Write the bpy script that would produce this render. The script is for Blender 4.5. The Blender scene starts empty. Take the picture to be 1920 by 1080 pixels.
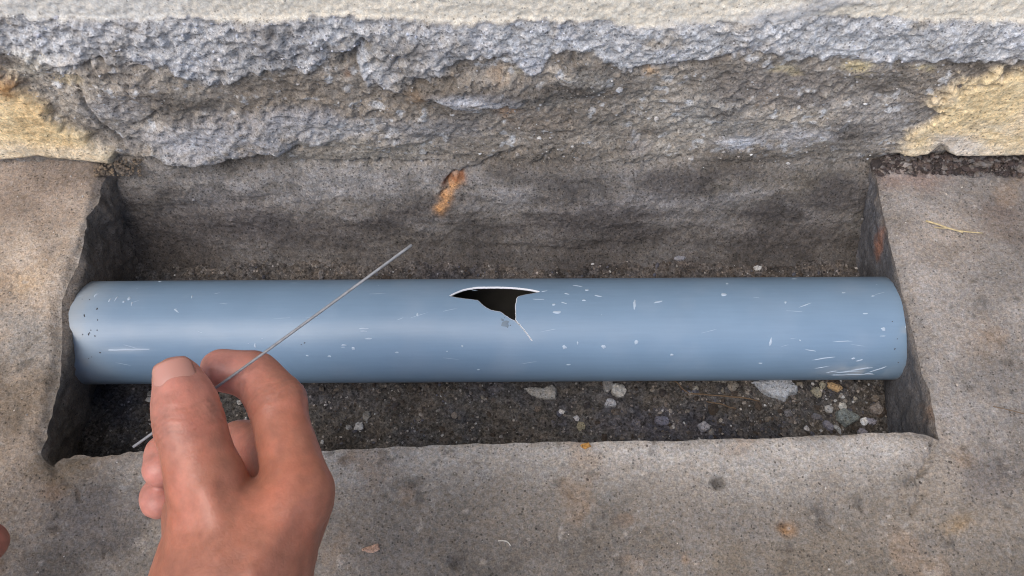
import bpy, bmesh, math, random
import numpy as np
from mathutils import Vector, Matrix
from mathutils.geometry import delaunay_2d_cdt

random.seed(7)
rng = np.random.default_rng(7)
scene = bpy.context.scene
COL = scene.collection

# ------------------------------------------------------------------ camera
TILT = math.radians(24.0)            # off straight-down, towards the wall
HFOV = math.radians(65.0)
CAM = np.array([0.0, -0.1757, 0.4228])
cam_data = bpy.data.cameras.new('camera')
cam_data.sensor_width = 36.0
cam_data.lens = 18.0 / math.tan(HFOV / 2)
cam_data.clip_start = 0.01
cam_data.clip_end = 100.0
cam = bpy.data.objects.new('camera', cam_data)
cam.location = CAM.tolist()
cam.rotation_euler = (TILT, 0, 0)
COL.objects.link(cam)
scene.camera = cam

# ------------------------------------------------------------------ world, sun, exposure
SUN_EL, SUN_AZ = math.radians(61), math.radians(226)   # azimuth: direction the sun stands in, from +X ccw
world = bpy.data.worlds.new('World')
scene.world = world
world.use_nodes = True
wn = world.node_tree.nodes; wl = world.node_tree.links
wn.clear()
wo = wn.new('ShaderNodeOutputWorld'); wb = wn.new('ShaderNodeBackground'); ws = wn.new('ShaderNodeTexSky')
ws.sky_type = 'NISHITA'
ws.sun_disc = False
ws.sun_elevation = SUN_EL
ws.sun_rotation = math.radians(90) - SUN_AZ
ws.dust_density = 3.0
ws.air_density = 0.85
ws.ozone_density = 1.0
wb.inputs['Strength'].default_value = 0.15
wl.new(ws.outputs[0], wb.inputs['Color']); wl.new(wb.outputs[0], wo.inputs['Surface'])

sun_data = bpy.data.lights.new('sun', 'SUN')
sun_data.energy = 1.4
sun_data.angle = math.radians(55)
sun_data.color = (1.0, 0.975, 0.94)
sun = bpy.data.objects.new('sun', sun_data)
sd = Vector((math.cos(SUN_EL) * math.cos(SUN_AZ), math.cos(SUN_EL) * math.sin(SUN_AZ), math.sin(SUN_EL)))
sun.rotation_euler = sd.to_track_quat('Z', 'Y').to_euler()
COL.objects.link(sun)

scene.view_settings.view_transform = 'Standard'
scene.view_settings.look = 'None'
scene.view_settings.gamma = 1.0
scene.view_settings.use_curve_mapping = False
scene.view_settings.exposure = 0.45
scene.cycles.pixel_filter_type = 'BLACKMAN_HARRIS'
scene.cycles.filter_width = 1.05
K_ALB = 1.0            # photographed tone -> surface albedo

# ------------------------------------------------------------------ helpers: measuring the photograph
F = 960.0 / math.tan(HFOV / 2)
CT, ST = math.cos(TILT), math.sin(TILT)
def ray(px, py):
    px = np.asarray(px, float); py = np.asarray(py, float)
    a = (px - 960) / F; b = (540 - py) / F
    return np.stack([a, b * CT + ST, b * ST - CT], -1)
def at_depth(px, py, d): return CAM + ray(px, py) * d
def at_z(px, py, z):
    r = ray(px, py); return CAM + r * ((z - CAM[2]) / r[..., 2])[..., None]
def to_px(p):
    q = p - CAM
    d = q[..., 1] * ST - q[..., 2] * CT
    u = q[..., 1] * CT + q[..., 2] * ST
    d = np.maximum(d, 0.05)
    return 960 + F * q[..., 0] / d, 540 - F * u / d

def lin(c):
    c = np.asarray(c, float) / 255.0
    return np.where(c <= 0.04045, c / 12.92, ((c + 0.055) / 1.055) ** 2.4)
def sstep(a, b, x):
    t = np.clip((x - a) / (b - a), 0, 1); return t * t * (3 - 2 * t)

def _h(ix, iy, iz, seed):
    n = (ix * 374761393 + iy * 668265263 + iz * 2147483647 + seed * 1274126177) & 0xFFFFFFFF
    n = ((n ^ (n >> 13)) * 1274126177) & 0xFFFFFFFF
    n = n ^ (n >> 16)
    return (n & 0xFFFF) / 65535.0
def vnoise(x, y, z=None, seed=0):
    x = np.asarray(x, float); y = np.asarray(y, float)
    z = np.zeros_like(x) if z is None else np.asarray(z, float)
    fx, fy, fz = np.floor(x), np.floor(y), np.floor(z)
    ix, iy, iz = fx.astype(np.int64), fy.astype(np.int64), fz.astype(np.int64)
    u, v, w = x - fx, y - fy, z - fz
    u = u * u * (3 - 2 * u); v = v * v * (3 - 2 * v); w = w * w * (3 - 2 * w)
    flat = not np.any(w)
    def pl(k):
        a = _h(ix, iy, iz + k, seed); b = _h(ix + 1, iy, iz + k, seed)
        c = _h(ix, iy + 1, iz + k, seed); d = _h(ix + 1, iy + 1, iz + k, seed)
        return (a * (1 - u) + b * u) * (1 - v) + (c * (1 - u) + d * u) * v
    if flat: return pl(0) * 2 - 1
    return (pl(0) * (1 - w) + pl(1) * w) * 2 - 1
def fbm(x, y, size, octs=4, seed=0, z=None, gain=0.5):
    s = np.zeros(np.broadcast(x, y).shape); a = 1.0; f = 1.0 / size
    for o in range(octs):
        s = s + a * vnoise(x * f + 13.7 * o, y * f - 7.3 * o, None if z is None else z * f + 3.1 * o, seed + o * 17)
        a *= gain; f *= 2.03
    return s
def poly_sd(px, py, poly):
    """signed distance to a closed polygon, negative inside"""
    poly = np.asarray(poly, float)
    d = np.full(px.shape, 1e18); inside = np.zeros(px.shape, bool)
    n = len(poly)
    for i in range(n):
        ax, ay = poly[i]; bx, by = poly[(i + 1) % n]
        ex, ey = bx - ax, by - ay
        wx, wy = px - ax, py - ay
        t = np.clip((wx * ex + wy * ey) / (ex * ex + ey * ey + 1e-18), 0, 1)
        d = np.minimum(d, (wx - ex * t) ** 2 + (wy - ey * t) ** 2)
        c = ((ay > py) != (by > py)) & (px < (bx - ax) * (py - ay) / (by - ay + 1e-18) + ax)
        inside ^= c
    d = np.sqrt(d)
    return np.where(inside, -d, d)
def line_d(px, py, pts):
    d = np.full(px.shape, 1e18)
    for (ax, ay), (bx, by) in zip(pts[:-1], pts[1:]):
        ex, ey = bx - ax, by - ay
        t = np.clip(((px - ax) * ex + (py - ay) * ey) / (ex * ex + ey * ey), 0, 1)
        d = np.minimum(d, (px - ax - ex * t) ** 2 + (py - ay - ey * t) ** 2)
    return np.sqrt(d)
def mixc(col, c, m):
    return col * (1 - m[..., None]) + lin(c) * m[..., None]
def blob(px, py, cx, cy, rx, ry, rot=0.0, soft=0.6, ragged=None):
    c, s = math.cos(math.radians(rot)), math.sin(math.radians(rot))
    dx, dy = px - cx, py - cy
    r = np.sqrt(((dx * c + dy * s) / rx) ** 2 + ((-dx * s + dy * c) / ry) ** 2)
    if ragged is not None: r = r + ragged
    return 1 - sstep(1 - soft, 1 + soft * 0.4, r)

def new_mesh(name, verts, faces, mat=None, parent=None, col=None, smooth=True):
    me = bpy.data.meshes.new(name)
    verts = np.asarray(verts, np.float32).reshape(-1, 3)
    if isinstance(faces, np.ndarray):
        nf, k = faces.shape
        me.vertices.add(len(verts)); me.vertices.foreach_set('co', verts.ravel())
        me.loops.add(nf * k); me.loops.foreach_set('vertex_index', faces.astype(np.int32).ravel())
        me.polygons.add(nf); me.polygons.foreach_set('loop_start', np.arange(0, nf * k, k, dtype=np.int32))
        me.update(calc_edges=True); me.validate()
    else:
        me.from_pydata(verts.tolist(), [], [list(f) for f in faces]); me.update()
    me.polygons.foreach_set('use_smooth', np.full(len(me.polygons), smooth, bool))
    if col is not None:
        at = me.color_attributes.new('Col', 'FLOAT_COLOR', 'POINT')
        c4 = np.ones((len(verts), 4), np.float32); c4[:, :3] = np.clip(col.reshape(-1, 3), 0, 1)
        at.data.foreach_set('color', c4.ravel())
    ob = bpy.data.objects.new(name, me)
    if mat: me.materials.append(mat)
    COL.objects.link(ob)
    if parent: ob.parent = parent
    return ob
def compact(verts, faces, col):
    used = np.unique(faces)
    m = np.full(len(verts), -1); m[used] = np.arange(len(used))
    return verts[used], m[faces], (None if col is None else col[used])
def grid_faces(nr, nc):
    i = np.arange(nr * nc).reshape(nr, nc)
    return np.stack([i[:-1, :-1], i[:-1, 1:], i[1:, 1:], i[1:, :-1]], -1).reshape(-1, 4)
def empty(name, loc=(0, 0, 0)):
    o = bpy.data.objects.new(name, None); o.location = loc; o.empty_display_size = 0.02
    COL.objects.link(o); return o
def tag(o, label=None, cat=None, group=None, kind=None):
    if label: o['label'] = label
    if cat: o['category'] = cat
    if group: o['group'] = group
    if kind: o['kind'] = kind
    return o

# ------------------------------------------------------------------ materials
def nodes(name):
    m = bpy.data.materials.new(name); m.use_nodes = True
    nt = m.node_tree; nt.nodes.clear()
    out = nt.nodes.new('ShaderNodeOutputMaterial'); b = nt.nodes.new('ShaderNodeBsdfPrincipled')
    nt.links.new(b.outputs[0], out.inputs['Surface'])
    return m, nt, b
def mathn(nt, op, a, b=None, clamp=False):
    n = nt.nodes.new('ShaderNodeMath'); n.operation = op; n.use_clamp = clamp
    for i, v in enumerate((a, b)):
        if v is None: continue
        if isinstance(v, (int, float)): n.inputs[i].default_value = v
        else: nt.links.new(v, n.inputs[i])
    return n.outputs[0]
def noise_n(nt, vec, scale, detail=2, rough=0.6):
    n = nt.nodes.new('ShaderNodeTexNoise'); n.inputs['Scale'].default_value = scale
    n.inputs['Detail'].default_value = detail; n.inputs['Roughness'].default_value = rough
    nt.links.new(vec, n.inputs['Vector']); return n
def rng_n(nt, v, a, b, c, d):
    n = nt.nodes.new('ShaderNodeMapRange')
    for k, x in zip(('From Min', 'From Max', 'To Min', 'To Max'), (a, b, c, d)): n.inputs[k].default_value = x
    nt.links.new(v, n.inputs['Value']); return n.outputs[0]

def grain_mat(name, grain=1.0, contrast=0.5, bump=0.5, rough=0.92, warm=0.10, attr=True, base=None, speck=0.0, pits=0.10):
    """rough cement / soil: colour from the surface's own colour layer, sand grain from noise"""
    m, nt, b = nodes(name)
    geo = nt.nodes.new('ShaderNodeNewGeometry'); P = geo.outputs['Position']
    if attr:
        a = nt.nodes.new('ShaderNodeAttribute'); a.attribute_name = 'Col'; basec = a.outputs['Color']
    else:
        a = nt.nodes.new('ShaderNodeRGB'); a.outputs[0].default_value = (*base, 1); basec = a.outputs[0]
    n1 = noise_n(nt, P, 1000 / grain, 2.0, 0.7)
    n2 = noise_n(nt, P, 260 / grain, 2.0, 0.6)
    g1 = rng_n(nt, n1.outputs['Fac'], 0.3, 0.7, 1 - contrast, 1 + contrast)
    g2 = rng_n(nt, n2.outputs['Fac'], 0.3, 0.7, 1 - contrast * 0.3, 1 + contrast * 0.3)
    g = mathn(nt, 'MULTIPLY', g1, g2)
    # single pale and dark grains
    vo = nt.nodes.new('ShaderNodeTexVoronoi'); vo.inputs['Scale'].default_value = 760 / grain
    nt.links.new(P, vo.inputs['Vector'])
    sep = nt.nodes.new('ShaderNodeSeparateColor'); nt.links.new(vo.outputs['Color'], sep.inputs[0])
    gv = rng_n(nt, sep.outputs[0], 0, 1, 1 - contrast * 0.7, 1 + contrast * 0.7)
    g = mathn(nt, 'MULTIPLY', g, gv)
    pit = mathn(nt, 'MULTIPLY', mathn(nt, 'GREATER_THAN', sep.outputs[2], 1 - pits), mathn(nt, 'LESS_THAN', vo.outputs['Distance'], 0.5))
    g = mathn(nt, 'MULTIPLY', g, mathn(nt, 'SUBTRACT', 1.0, mathn(nt, 'MULTIPLY', pit, .5)))
    if speck:
        sp = mathn(nt, 'GREATER_THAN', sep.outputs[1], 1 - speck)
        near = mathn(nt, 'LESS_THAN', vo.outputs['Distance'], 0.45)
        g = mathn(nt, 'ADD', g, mathn(nt, 'MULTIPLY', mathn(nt, 'MULTIPLY', sp, near), 2.2))
    vm = nt.nodes.new('ShaderNodeVectorMath'); vm.operation = 'SCALE'
    nt.links.new(basec, vm.inputs[0]); nt.links.new(g, vm.inputs['Scale'])
    # warm / cool drift between grains
    hue = nt.nodes.new('ShaderNodeMix'); hue.data_type = 'RGBA'
    hue.inputs['A'].default_value = (1 + warm, 1, 1 - warm * 1.3, 1)
    hue.inputs['B'].default_value = (1 - warm * .8, 1, 1 + warm, 1)
    nh = noise_n(nt, P, 330 / grain, 1.0); nt.links.new(rng_n(nt, nh.outputs['Fac'], 0.35, 0.65, 0, 1), hue.inputs['Factor'])
    mu = nt.nodes.new('ShaderNodeVectorMath'); mu.operation = 'MULTIPLY'
    nt.links.new(vm.outputs[0], mu.inputs[0]); nt.links.new(hue.outputs['Result'], mu.inputs[1])
    nt.links.new(mu.outputs[0], b.inputs['Base Color'])
    b.inputs['Roughness'].default_value = rough
    b.inputs['Specular IOR Level'].default_value = 0.25
    bp = nt.nodes.new('ShaderNodeBump'); bp.inputs['Strength'].default_value = bump; bp.inputs['Distance'].default_value = 0.0009
    hgt = mathn(nt, 'SUBTRACT', mathn(nt, 'ADD', mathn(nt, 'ADD', n1.outputs['Fac'], mathn(nt, 'MULTIPLY', n2.outputs['Fac'], 1.2)), mathn(nt, 'MULTIPLY', sep.outputs[0], 0.5)), mathn(nt, 'MULTIPLY', pit, .8))
    nt.links.new(hgt, bp.inputs['Height']); nt.links.new(bp.outputs[0], b.inputs['Normal'])
    return m

M_PAVE = grain_mat('sandy_cement', 0.85, 0.27, 0.7, warm=0.04, pits=.045)
M_WALL = grain_mat('rough_concrete', 0.9, 0.32, 0.75, warm=0.035, pits=.10)
M_PLASTER = grain_mat('sand_plaster', 0.8, 0.17, 0.35, warm=0.03, pits=.02)
M_TAN = grain_mat('yellow_sand_render', 1.0, 0.24, 0.7, warm=0.04, pits=.06)
M_SOIL = grain_mat('damp_soil', 1.3, 0.55, 1.0, warm=0.05, speck=0.03)
M_GRIT = grain_mat('soil_grit', 1.0, 0.3, 0.5, warm=0.06)

# ------------------------------------------------------------------ outline of the opening in the paving
def wpts(pts, z): 
    p = np.asarray(pts, float); return at_z(p[:, 0], p[:, 1], z)
left_px = [(226, 286), (212, 305), (192, 335), (176, 372), (160, 420), (146, 470), (128, 520), (112, 560), (109, 610), (113, 650), (103, 705), (96, 760), (84, 820), (80, 852), (92, 872)]
right_px = [(1632, 300), (1640, 335), (1650, 372), (1664, 420), (1678, 470), (1694, 530), (1708, 590), (1722, 645), (1738, 720), (1751, 770), (1761, 818), (1764, 824)]
front_px = [(92, 872), (112, 864), (140, 856), (190, 852), (245, 847), (330, 846), (450, 845), (610, 845), (700, 841), (800, 836), (900, 832), (1000, 829), (1150, 828), (1280, 826), (1400, 822), (1500, 818), (1600, 814), (1660, 811), (1700, 811), (1740, 815), (1764, 824)]
FLOOR_Z = -0.071
lw = wpts(left_px, 0.0); rw = wpts(right_px, 0.0); fw = wpts(front_px, 0.0)
def curve_x(w, n_amp, seed):
    o = np.argsort(w[:, 1]); ys, xs = w[o, 1], w[o, 0]
    return lambda y: np.interp(y, ys, xs) + n_amp * (1 - .85 * np.exp(-((np.asarray(y) - .004) / .034) ** 4)) * fbm(np.asarray(y) * 1.0, np.asarray(y) * 0 + 0.3, 0.012, 4, seed)
xL = curve_x(lw, 0.0017, 31); xR = curve_x(rw, 0.0011, 37)
xLc, yFL = fw[0, 0], fw[0, 1]; xRc, yFR = fw[-1, 0], fw[-1, 1]
def yF(x):
    x = np.asarray(x, float)
    ins = sstep(xLc, xLc + .006, x) * (1 - sstep(xRc - .006, xRc, x))
    return np.interp(x, fw[:, 0], fw[:, 1]) + ins * (0.0005 + 0.0012 * (1 - sstep(-.22, -.15, x))) * fbm(x, x * 0 + 5.5, 0.010, 4, 41)
lf = wpts([(300, 440), (265, 480), (215, 590), (165, 729), (134, 842), (128, 870)], FLOOR_Z)
rf = wpts([(1600, 440), (1606, 490), (1640, 600), (1663, 708), (1668, 820), (1668, 870)], FLOOR_Z)
def xLf(y): o = np.argsort(lf[:, 1]); return np.interp(y, lf[o, 1], lf[o, 0])
def xRf(y): o = np.argsort(rf[:, 1]); return np.interp(y, rf[o, 1], rf[o, 0])

# ------------------------------------------------------------------ paving slab with the opening and its cut sides
YB = 0.150
def pave_colour(x, y, px, py):
    r1 = fbm(x, y, 0.05, 4, 3); r2 = fbm(x, y, 0.018, 4, 5); r3 = fbm(x, y, 0.11, 3, 9)
    col = np.broadcast_to(lin((134, 127, 119)), x.shape + (3,)).copy()
    q1 = r1 * 60; q2 = r2 * 40
    # sandy tan strip at the left, greyer where it was scraped
    m = 1 - sstep(150, 330, px + q1 + q2 - np.clip(py - 850, 0, 300) * -0.6)
    col = mixc(col, (164, 148, 130), m * (1 - 0.6 * sstep(850, 1000, py + q1)))
    col = mixc(col, (138, 122, 108), blob(px, py, 60, 350, 150, 90, 0, .8, r2 * .4) * .8)
    col = mixc(col, (178, 150, 112), blob(px, py, 45, 525, 50, 36, 0, .9, r2 * .4) * .7)
    col = mixc(col, (160, 156, 150), blob(px, py, 55, 640, 70, 70, 0, .9, r2 * .5) * .7)
    col = mixc(col, (148, 130, 108), blob(px, py, 60, 760, 90, 70, 0, .9, r2 * .5) * .7)
    col = mixc(col, (140, 122, 96), blob(px, py, 120, 890, 60, 40, 20, .9, r2 * .5) * .7)
    col = mixc(col, (122, 116, 112), blob(px, py, 190, 980, 110, 80, 0, .6, r2 * .4) * .8)
    col = mixc(col, (96, 92, 88), blob(px, py, 60, 1050, 130, 60, 0, .9, r2 * .6) * .6)
    # pinkish grey at the right
    mr = sstep(1560, 1730, px + q1) * (1 - sstep(760, 960, py + q1))
    col = mixc(col, (142, 136, 131), mr)
    col = mixc(col, (120, 106, 100), blob(px, py, 1880, 400, 70, 60, 0, .9, r2 * .6) * .8)
    col = mixc(col, (146, 134, 122), blob(px, py, 1790, 440, 130, 60, 0, .9, r2 * .5) * .6)
    col = mixc(col, (146, 130, 114), blob(px, py, 1830, 640, 50, 40, 0, .9, r2 * .5) * .5)
    col = mixc(col, (130, 128, 126), blob(px, py, 1700, 720, 90, 60, 0, .9, r2 * .5) * .5)
    col = mixc(col, (150, 118, 104), blob(px, py, 1700, 335, 120, 30, 0, .9, r2 * .5) * .5)
    # front: pale worn margin, darker and browner to the bottom
    col = mixc(col, (164, 160, 155), (sstep(800, 835, py) * (1 - sstep(850, 935, py + q2))) * sstep(300, 420, px) * (1 - sstep(1650, 1750, px)) * .8)
    col = mixc(col, (112, 106, 100), sstep(930, 1040, py + q1 + q2) * sstep(250, 420, px) * .75)
    col = mixc(col, (124, 112, 96), blob(px, py, 1500, 1050, 260, 70, 0, .9, r2 * .6) * .6)
    col = mixc(col, (138, 128, 116), blob(px, py, 1780, 980, 200, 120, 0, .9, r2 * .5) * .7)
    col = mixc(col, (112, 108, 110), blob(px, py, 1860, 900, 60, 50, 0, .9, r2 * .5) * .5)
    for (cx, cy, rx, ry, c, s) in [(1472, 995, 28, 18, (158, 116, 66), .85), (1468, 985, 12, 7, (70, 50, 34), .8),
                                   (1345, 905, 18, 12, (72, 68, 64), .85), (1540, 960, 20, 34, (84, 80, 78), .6), (1800, 985, 40, 22, (150, 122, 78), .6),
                                   (1480, 1030, 16, 12, (88, 82, 78), .6), (1165, 1050, 18, 14, (84, 78, 74), .6), (850, 1055, 16, 16, (74, 70, 68), .7),
                                   (770, 905, 40, 14, (84, 82, 80), .5), (1285, 1050, 12, 16, (150, 116, 76), .7), (1730, 1010, 40, 16, (96, 90, 86), .5),
                                   (1840, 570, 16, 10, (110, 104, 98), .5), (1822, 725, 9, 6, (92, 88, 84), .6), (1280, 30, 5, 5, (90, 90, 90), 0), (95, 925, 40, 18, (156, 126, 96), .6),
                                   (100, 990, 14, 9, (72, 62, 54), .7), (1175, 975, 20, 12, (138, 108, 80), .4), (650, 862, 14, 9, (110, 92, 76), .7), (1690, 905, 26, 10, (98, 94, 90), .5)]:
        col = mixc(col, c, blob(px, py, cx, cy, rx, ry, -20 + cx % 40, .8, r2 * .5) * s)
    de = np.maximum(poly_sd(x, y, hole_poly), 0)
    col = mixc(col, (120, 116, 110), np.exp(-(de / .0042) ** 2) * (1 - sstep(-.27, -.2, x)) * .8)
    col = mixc(col, (122, 116, 110), np.exp(-(de / .0045) ** 2) * sstep(.18, .23, x) * .6)
    # mottling
    col = col * (1 + 0.22 * r1 + 0.16 * r2 + 0.14 * r3)[..., None]
    r4 = fbm(x + 3, y, .0055, 3, 15); r5 = fbm(x, y + 5, .03, 3, 19)
    col = mixc(col, (70, 66, 62), sstep(.85, 1.2, r4 + .35 * r5) * .5)
    col = mixc(col, (176, 172, 166), sstep(.85, 1.15, -r4 + .3 * r5) * .4)
    col = mixc(col, (150, 122, 92), sstep(.45, 1.0, r5 + .25 * r2) * .35)
    lum = col.mean(-1, keepdims=True); col = lum + (col - lum) * .74
    # dark soil and painted overhang shadow at the wall's foot on the right
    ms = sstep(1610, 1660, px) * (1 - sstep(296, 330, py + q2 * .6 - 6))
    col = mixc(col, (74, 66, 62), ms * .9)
    ms2 = blob(px, py, 205, 320, 40, 50, 0, .8, r2 * .4)
    col = mixc(col, (98, 90, 84), ms2 * .7)
    return col

hole_poly = np.concatenate([fw[:, :2], rw[::-1][1:, :2], lw[:-1, :2]])
def pave_z(x, y, px, py):
    z = 0.0011 * fbm(x, y, 0.06, 4, 21) + 0.00028 * fbm(x, y, 0.008, 3, 23) + 0.00022 * vnoise(x / .0017, y / .0017, None, 25)
    d = np.maximum(poly_sd(x, y, hole_poly), 0)
    chip = 0.5 + 0.5 * fbm(x, y, 0.014, 3, 27)
    leftish = np.maximum(1 - sstep(-.26, -.2, x), .8 * sstep(.18, .225, x) * sstep(-.05, -.02, y) * (1 - sstep(.05, .08, y)))
    w = 0.0014 + 0.0036 * leftish * np.clip(chip, 0, 1)
    z -= (0.0009 + 0.0034 * leftish * np.clip(chip + .1, 0, 1)) * np.exp(-(d / w) ** 2)
    # crumbled front corners and the cracks running off them
    for pts, wd, dep in [([(1758, 826), (1738, 862), (1722, 900), (1728, 930), (1708, 960)], 5, .0022), ([(1735, 880), (1700, 905), (1690, 940)], 4, .0012),
                         ([(95, 872), (120, 900), (140, 925), (150, 940)], 7, .0024), ([(118, 872), (132, 905)], 5, .0015),
                         ([(1655, 975), (1690, 985), (1715, 975)], 5, .0010), ([(1520, 935), (1535, 960), (1548, 985)], 9, .0014),
                         ([(1595, 850), (1650, 868), (1700, 872)], 4, .0007), ([(820, 880), (830, 905), (850, 925)], 5, .0008)]:
        dd = line_d(px + 7 * fbm(x, y, .006, 2, 55), py + 7 * fbm(x, y, .006, 2, 56), pts)
        z -= dep * np.exp(-(dd / wd) ** 2)
    z += 0.0030 * blob(px, py, 140, 890, 34, 26, 30, .9) + 0.0016 * blob(px, py, 1715, 840, 40, 22, 0, .9)
    z += 0.0022 * blob(px, py, 1700, 315, 120, 14, 0, .9) * (1 + fbm(x, y, .005, 3, 61))
    for (cx, cy, r, dep) in [(1345, 905, 14, .0018), (1468, 985, 12, .0016), (1540, 960, 14, .0010), (850, 1055, 12, .0012), (1165, 1050, 14, .0012), (100, 990, 12, .0014), (1840, 565, 12, -.0012), (1280, 960, 6, .0008), (1822, 725, 7, .0009)]:
        z -= dep * blob(px, py, cx, cy, r, r, 0, .8)
    # fine ragged trowel drag at the front
    z += 0.00035 * sstep(830, 900, py) * vnoise(px / 5.0, py / 7.0, None, 77)
    return z

STEP = 0.00085
xo = np.concatenate([-np.geomspace(4.0, 0.362, 18)])
nLd = int((xLc + .36) / STEP); nMd = int((xRc - xLc) / STEP); nRd = int((.36 - xRc) / STEP)
xl = np.linspace(-.36, xLc, nLd); xm = np.linspace(xLc, xRc, nMd)[1:]; xr = np.linspace(xRc, .36, nRd)[1:]
cols = np.concatenate([xo, xl, xm, xr, -xo[::-1]])
cL = len(xo) + nLd - 1; cR = cL + len(xm)
yo = -np.geomspace(4.0, 0.172, 18)
tF = np.linspace(0, 1, int((.17 + yFR) / STEP)); tM = np.linspace(0, 1, int((YB - yFR) / STEP))[1:]
nr0 = len(yo) + len(tF); NR = nr0 + len(tM); NC = len(cols)
X = np.broadcast_to(cols, (NR, NC)).copy(); Y = np.zeros((NR, NC))
Y[:len(yo)] = yo[:, None]
Y[len(yo):nr0] = -.17 + (yF(cols)[None, :] + .17) * tF[:, None]
yf = yF(cols)
for r in range(len(tM)):
    R_ = nr0 + r
    yl = yFL + (YB - yFL) * tM[r]; yr = yFR + (YB - yFR) * tM[r]
    Y[R_, :cL + 1] = yl; Y[R_, cL + 1:] = yr
    a = len(xo)
    X[R_, a:cL + 1] = -.36 + (float(xL(np.array([yl]))[0]) + .36) * np.linspace(0, 1, nLd)
    X[R_, cR:cR + nRd] = .36 - (.36 - float(xR(np.array([yr]))[0])) * np.linspace(1, 0, nRd)
px, py = to_px(np.stack([X, Y, X * 0], -1))
Z = pave_z(X, Y, px, py)
C = pave_colour(X, Y, px, py)
V = np.stack([X, Y, Z], -1).reshape(-1, 3); Cv = C.reshape(-1, 3)
Fc = grid_faces(NR, NC)
ri, ci = Fc[:, 0] // NC, Fc[:, 0] % NC
Fc = Fc[~((ri >= nr0 - 1) & (ci >= cL) & (ci < cR))]
idx = np.arange(NR * NC).reshape(NR, NC)
def side_strip(edge_ids, bottom, nrm, amp, seed, colf, K=44, collar=0):
    top = V[edge_ids]
    t = np.linspace(0, 1, K) ** 1.0
    bot = np.column_stack([bottom, np.full(len(top), -0.086)])
    p = top[None] * (1 - t[:, None, None]) + bot[None] * t[:, None, None]
    n = amp * (fbm(p[..., 1] + p[..., 0], p[..., 2], 0.022, 4, seed) + .4 * fbm(p[..., 0] + p[..., 1], p[..., 2], 0.004, 3, seed + 5))
    n = n * sstep(0, .1, t)[:, None]
    if collar: n = n * (1 - .8 * np.exp(-((p[..., 1] - .001) / .040) ** 4))
    n = n + collar * np.exp(-((p[..., 1] - .001) / .036) ** 4) * sstep(0, .05, t)[:, None] * (1 - sstep(.55, .95, t))[:, None] * (1 + .12 * fbm(p[..., 1], p[..., 2], .004, 3, seed + 9))
    p = p + np.asarray(nrm)[None, None] * n[..., None]
    c = colf(p)
    return p.reshape(-1, 3), c.reshape(-1, 3), grid_faces(K, len(top))
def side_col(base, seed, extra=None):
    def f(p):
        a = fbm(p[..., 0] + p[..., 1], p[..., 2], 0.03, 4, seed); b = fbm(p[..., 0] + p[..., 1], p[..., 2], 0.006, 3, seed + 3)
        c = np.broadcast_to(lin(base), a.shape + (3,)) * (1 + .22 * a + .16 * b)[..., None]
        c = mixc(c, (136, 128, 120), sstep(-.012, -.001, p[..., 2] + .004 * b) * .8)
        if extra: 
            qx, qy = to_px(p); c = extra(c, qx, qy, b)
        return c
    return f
def right_extra(c, qx, qy, b):
    c = mixc(c, (176, 112, 72), blob(qx, qy, 1650, 455, 9, 34, 8, .9, b * .5) * .5)
    c = mixc(c, (150, 120, 96), blob(qx, qy, 1745, 770, 16, 22, 0, .9, b * .5) * .6)
    return mixc(c, (134, 126, 118), sstep(1668, 1712, qx - (qy - 540) * .1) * .3)
eL = idx[nr0 - 1:, cL]; eR = idx[nr0 - 1:, cR]; eF = idx[nr0 - 1, cL:cR + 1]
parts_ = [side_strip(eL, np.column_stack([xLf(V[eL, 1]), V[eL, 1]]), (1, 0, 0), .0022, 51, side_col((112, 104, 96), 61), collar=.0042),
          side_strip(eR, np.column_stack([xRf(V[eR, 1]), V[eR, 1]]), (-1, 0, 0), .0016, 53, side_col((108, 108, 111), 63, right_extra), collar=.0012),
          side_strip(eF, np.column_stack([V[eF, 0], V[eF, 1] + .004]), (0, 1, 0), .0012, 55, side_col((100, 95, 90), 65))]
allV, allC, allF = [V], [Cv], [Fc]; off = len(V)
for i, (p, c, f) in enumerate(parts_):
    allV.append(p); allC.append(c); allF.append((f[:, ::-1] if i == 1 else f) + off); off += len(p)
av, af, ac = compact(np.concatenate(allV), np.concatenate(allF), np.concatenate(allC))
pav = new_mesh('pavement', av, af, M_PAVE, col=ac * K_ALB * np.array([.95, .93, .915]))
tag(pav, kind='structure')

# ------------------------------------------------------------------ floor of the pit
gx = np.arange(-.285, .2901, .0009); gy = np.arange(-.105, .1051, .0009)
GX, GY = np.meshgrid(gx, gy)
def floor_z(x, y):
    z = FLOOR_Z + 0.0022 * fbm(x, y, 0.035, 4, 81) + 0.0010 * fbm(x, y, 0.006, 3, 83) + .0004 * vnoise(x / .0018, y / .0018, None, 85)
    z = z + .005 * sstep(.035, .065, y) - 0.001
    return z
GZ = floor_z(GX, GY)
px, py = to_px(np.stack([GX, GY, GZ], -1))
r1 = fbm(GX, GY, .03, 4, 87); r2 = fbm(GX, GY, .008, 3, 89)
gc = np.broadcast_to(lin((82, 79, 76)), GX.shape + (3,)).copy()
gc = mixc(gc, (84, 76, 68), np.clip(r1 * .8 + .1, 0, 1) * .7)
gc = mixc(gc, (84, 84, 94), np.clip(-r1 * .9, 0, 1) * .6)
gc = mixc(gc, (92, 86, 82), sstep(.026, .052, GY + .012 * r1) * .9 * (.45 + .55 * sstep(-.14, -.02, GX + .03 * r1)))
gc = mixc(gc, (92, 90, 98), blob(px, py, 1200, 800, 150, 30, 0, .9, r2 * .5) * .6)
gc = gc * (1 + .25 * r1 + .25 * r2)[..., None]
fl = new_mesh('ground', np.stack([GX, GY, GZ], -1), grid_faces(*GX.shape), M_SOIL, col=gc.reshape(-1, 3) * K_ALB)
tag(fl, kind='structure')

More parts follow.
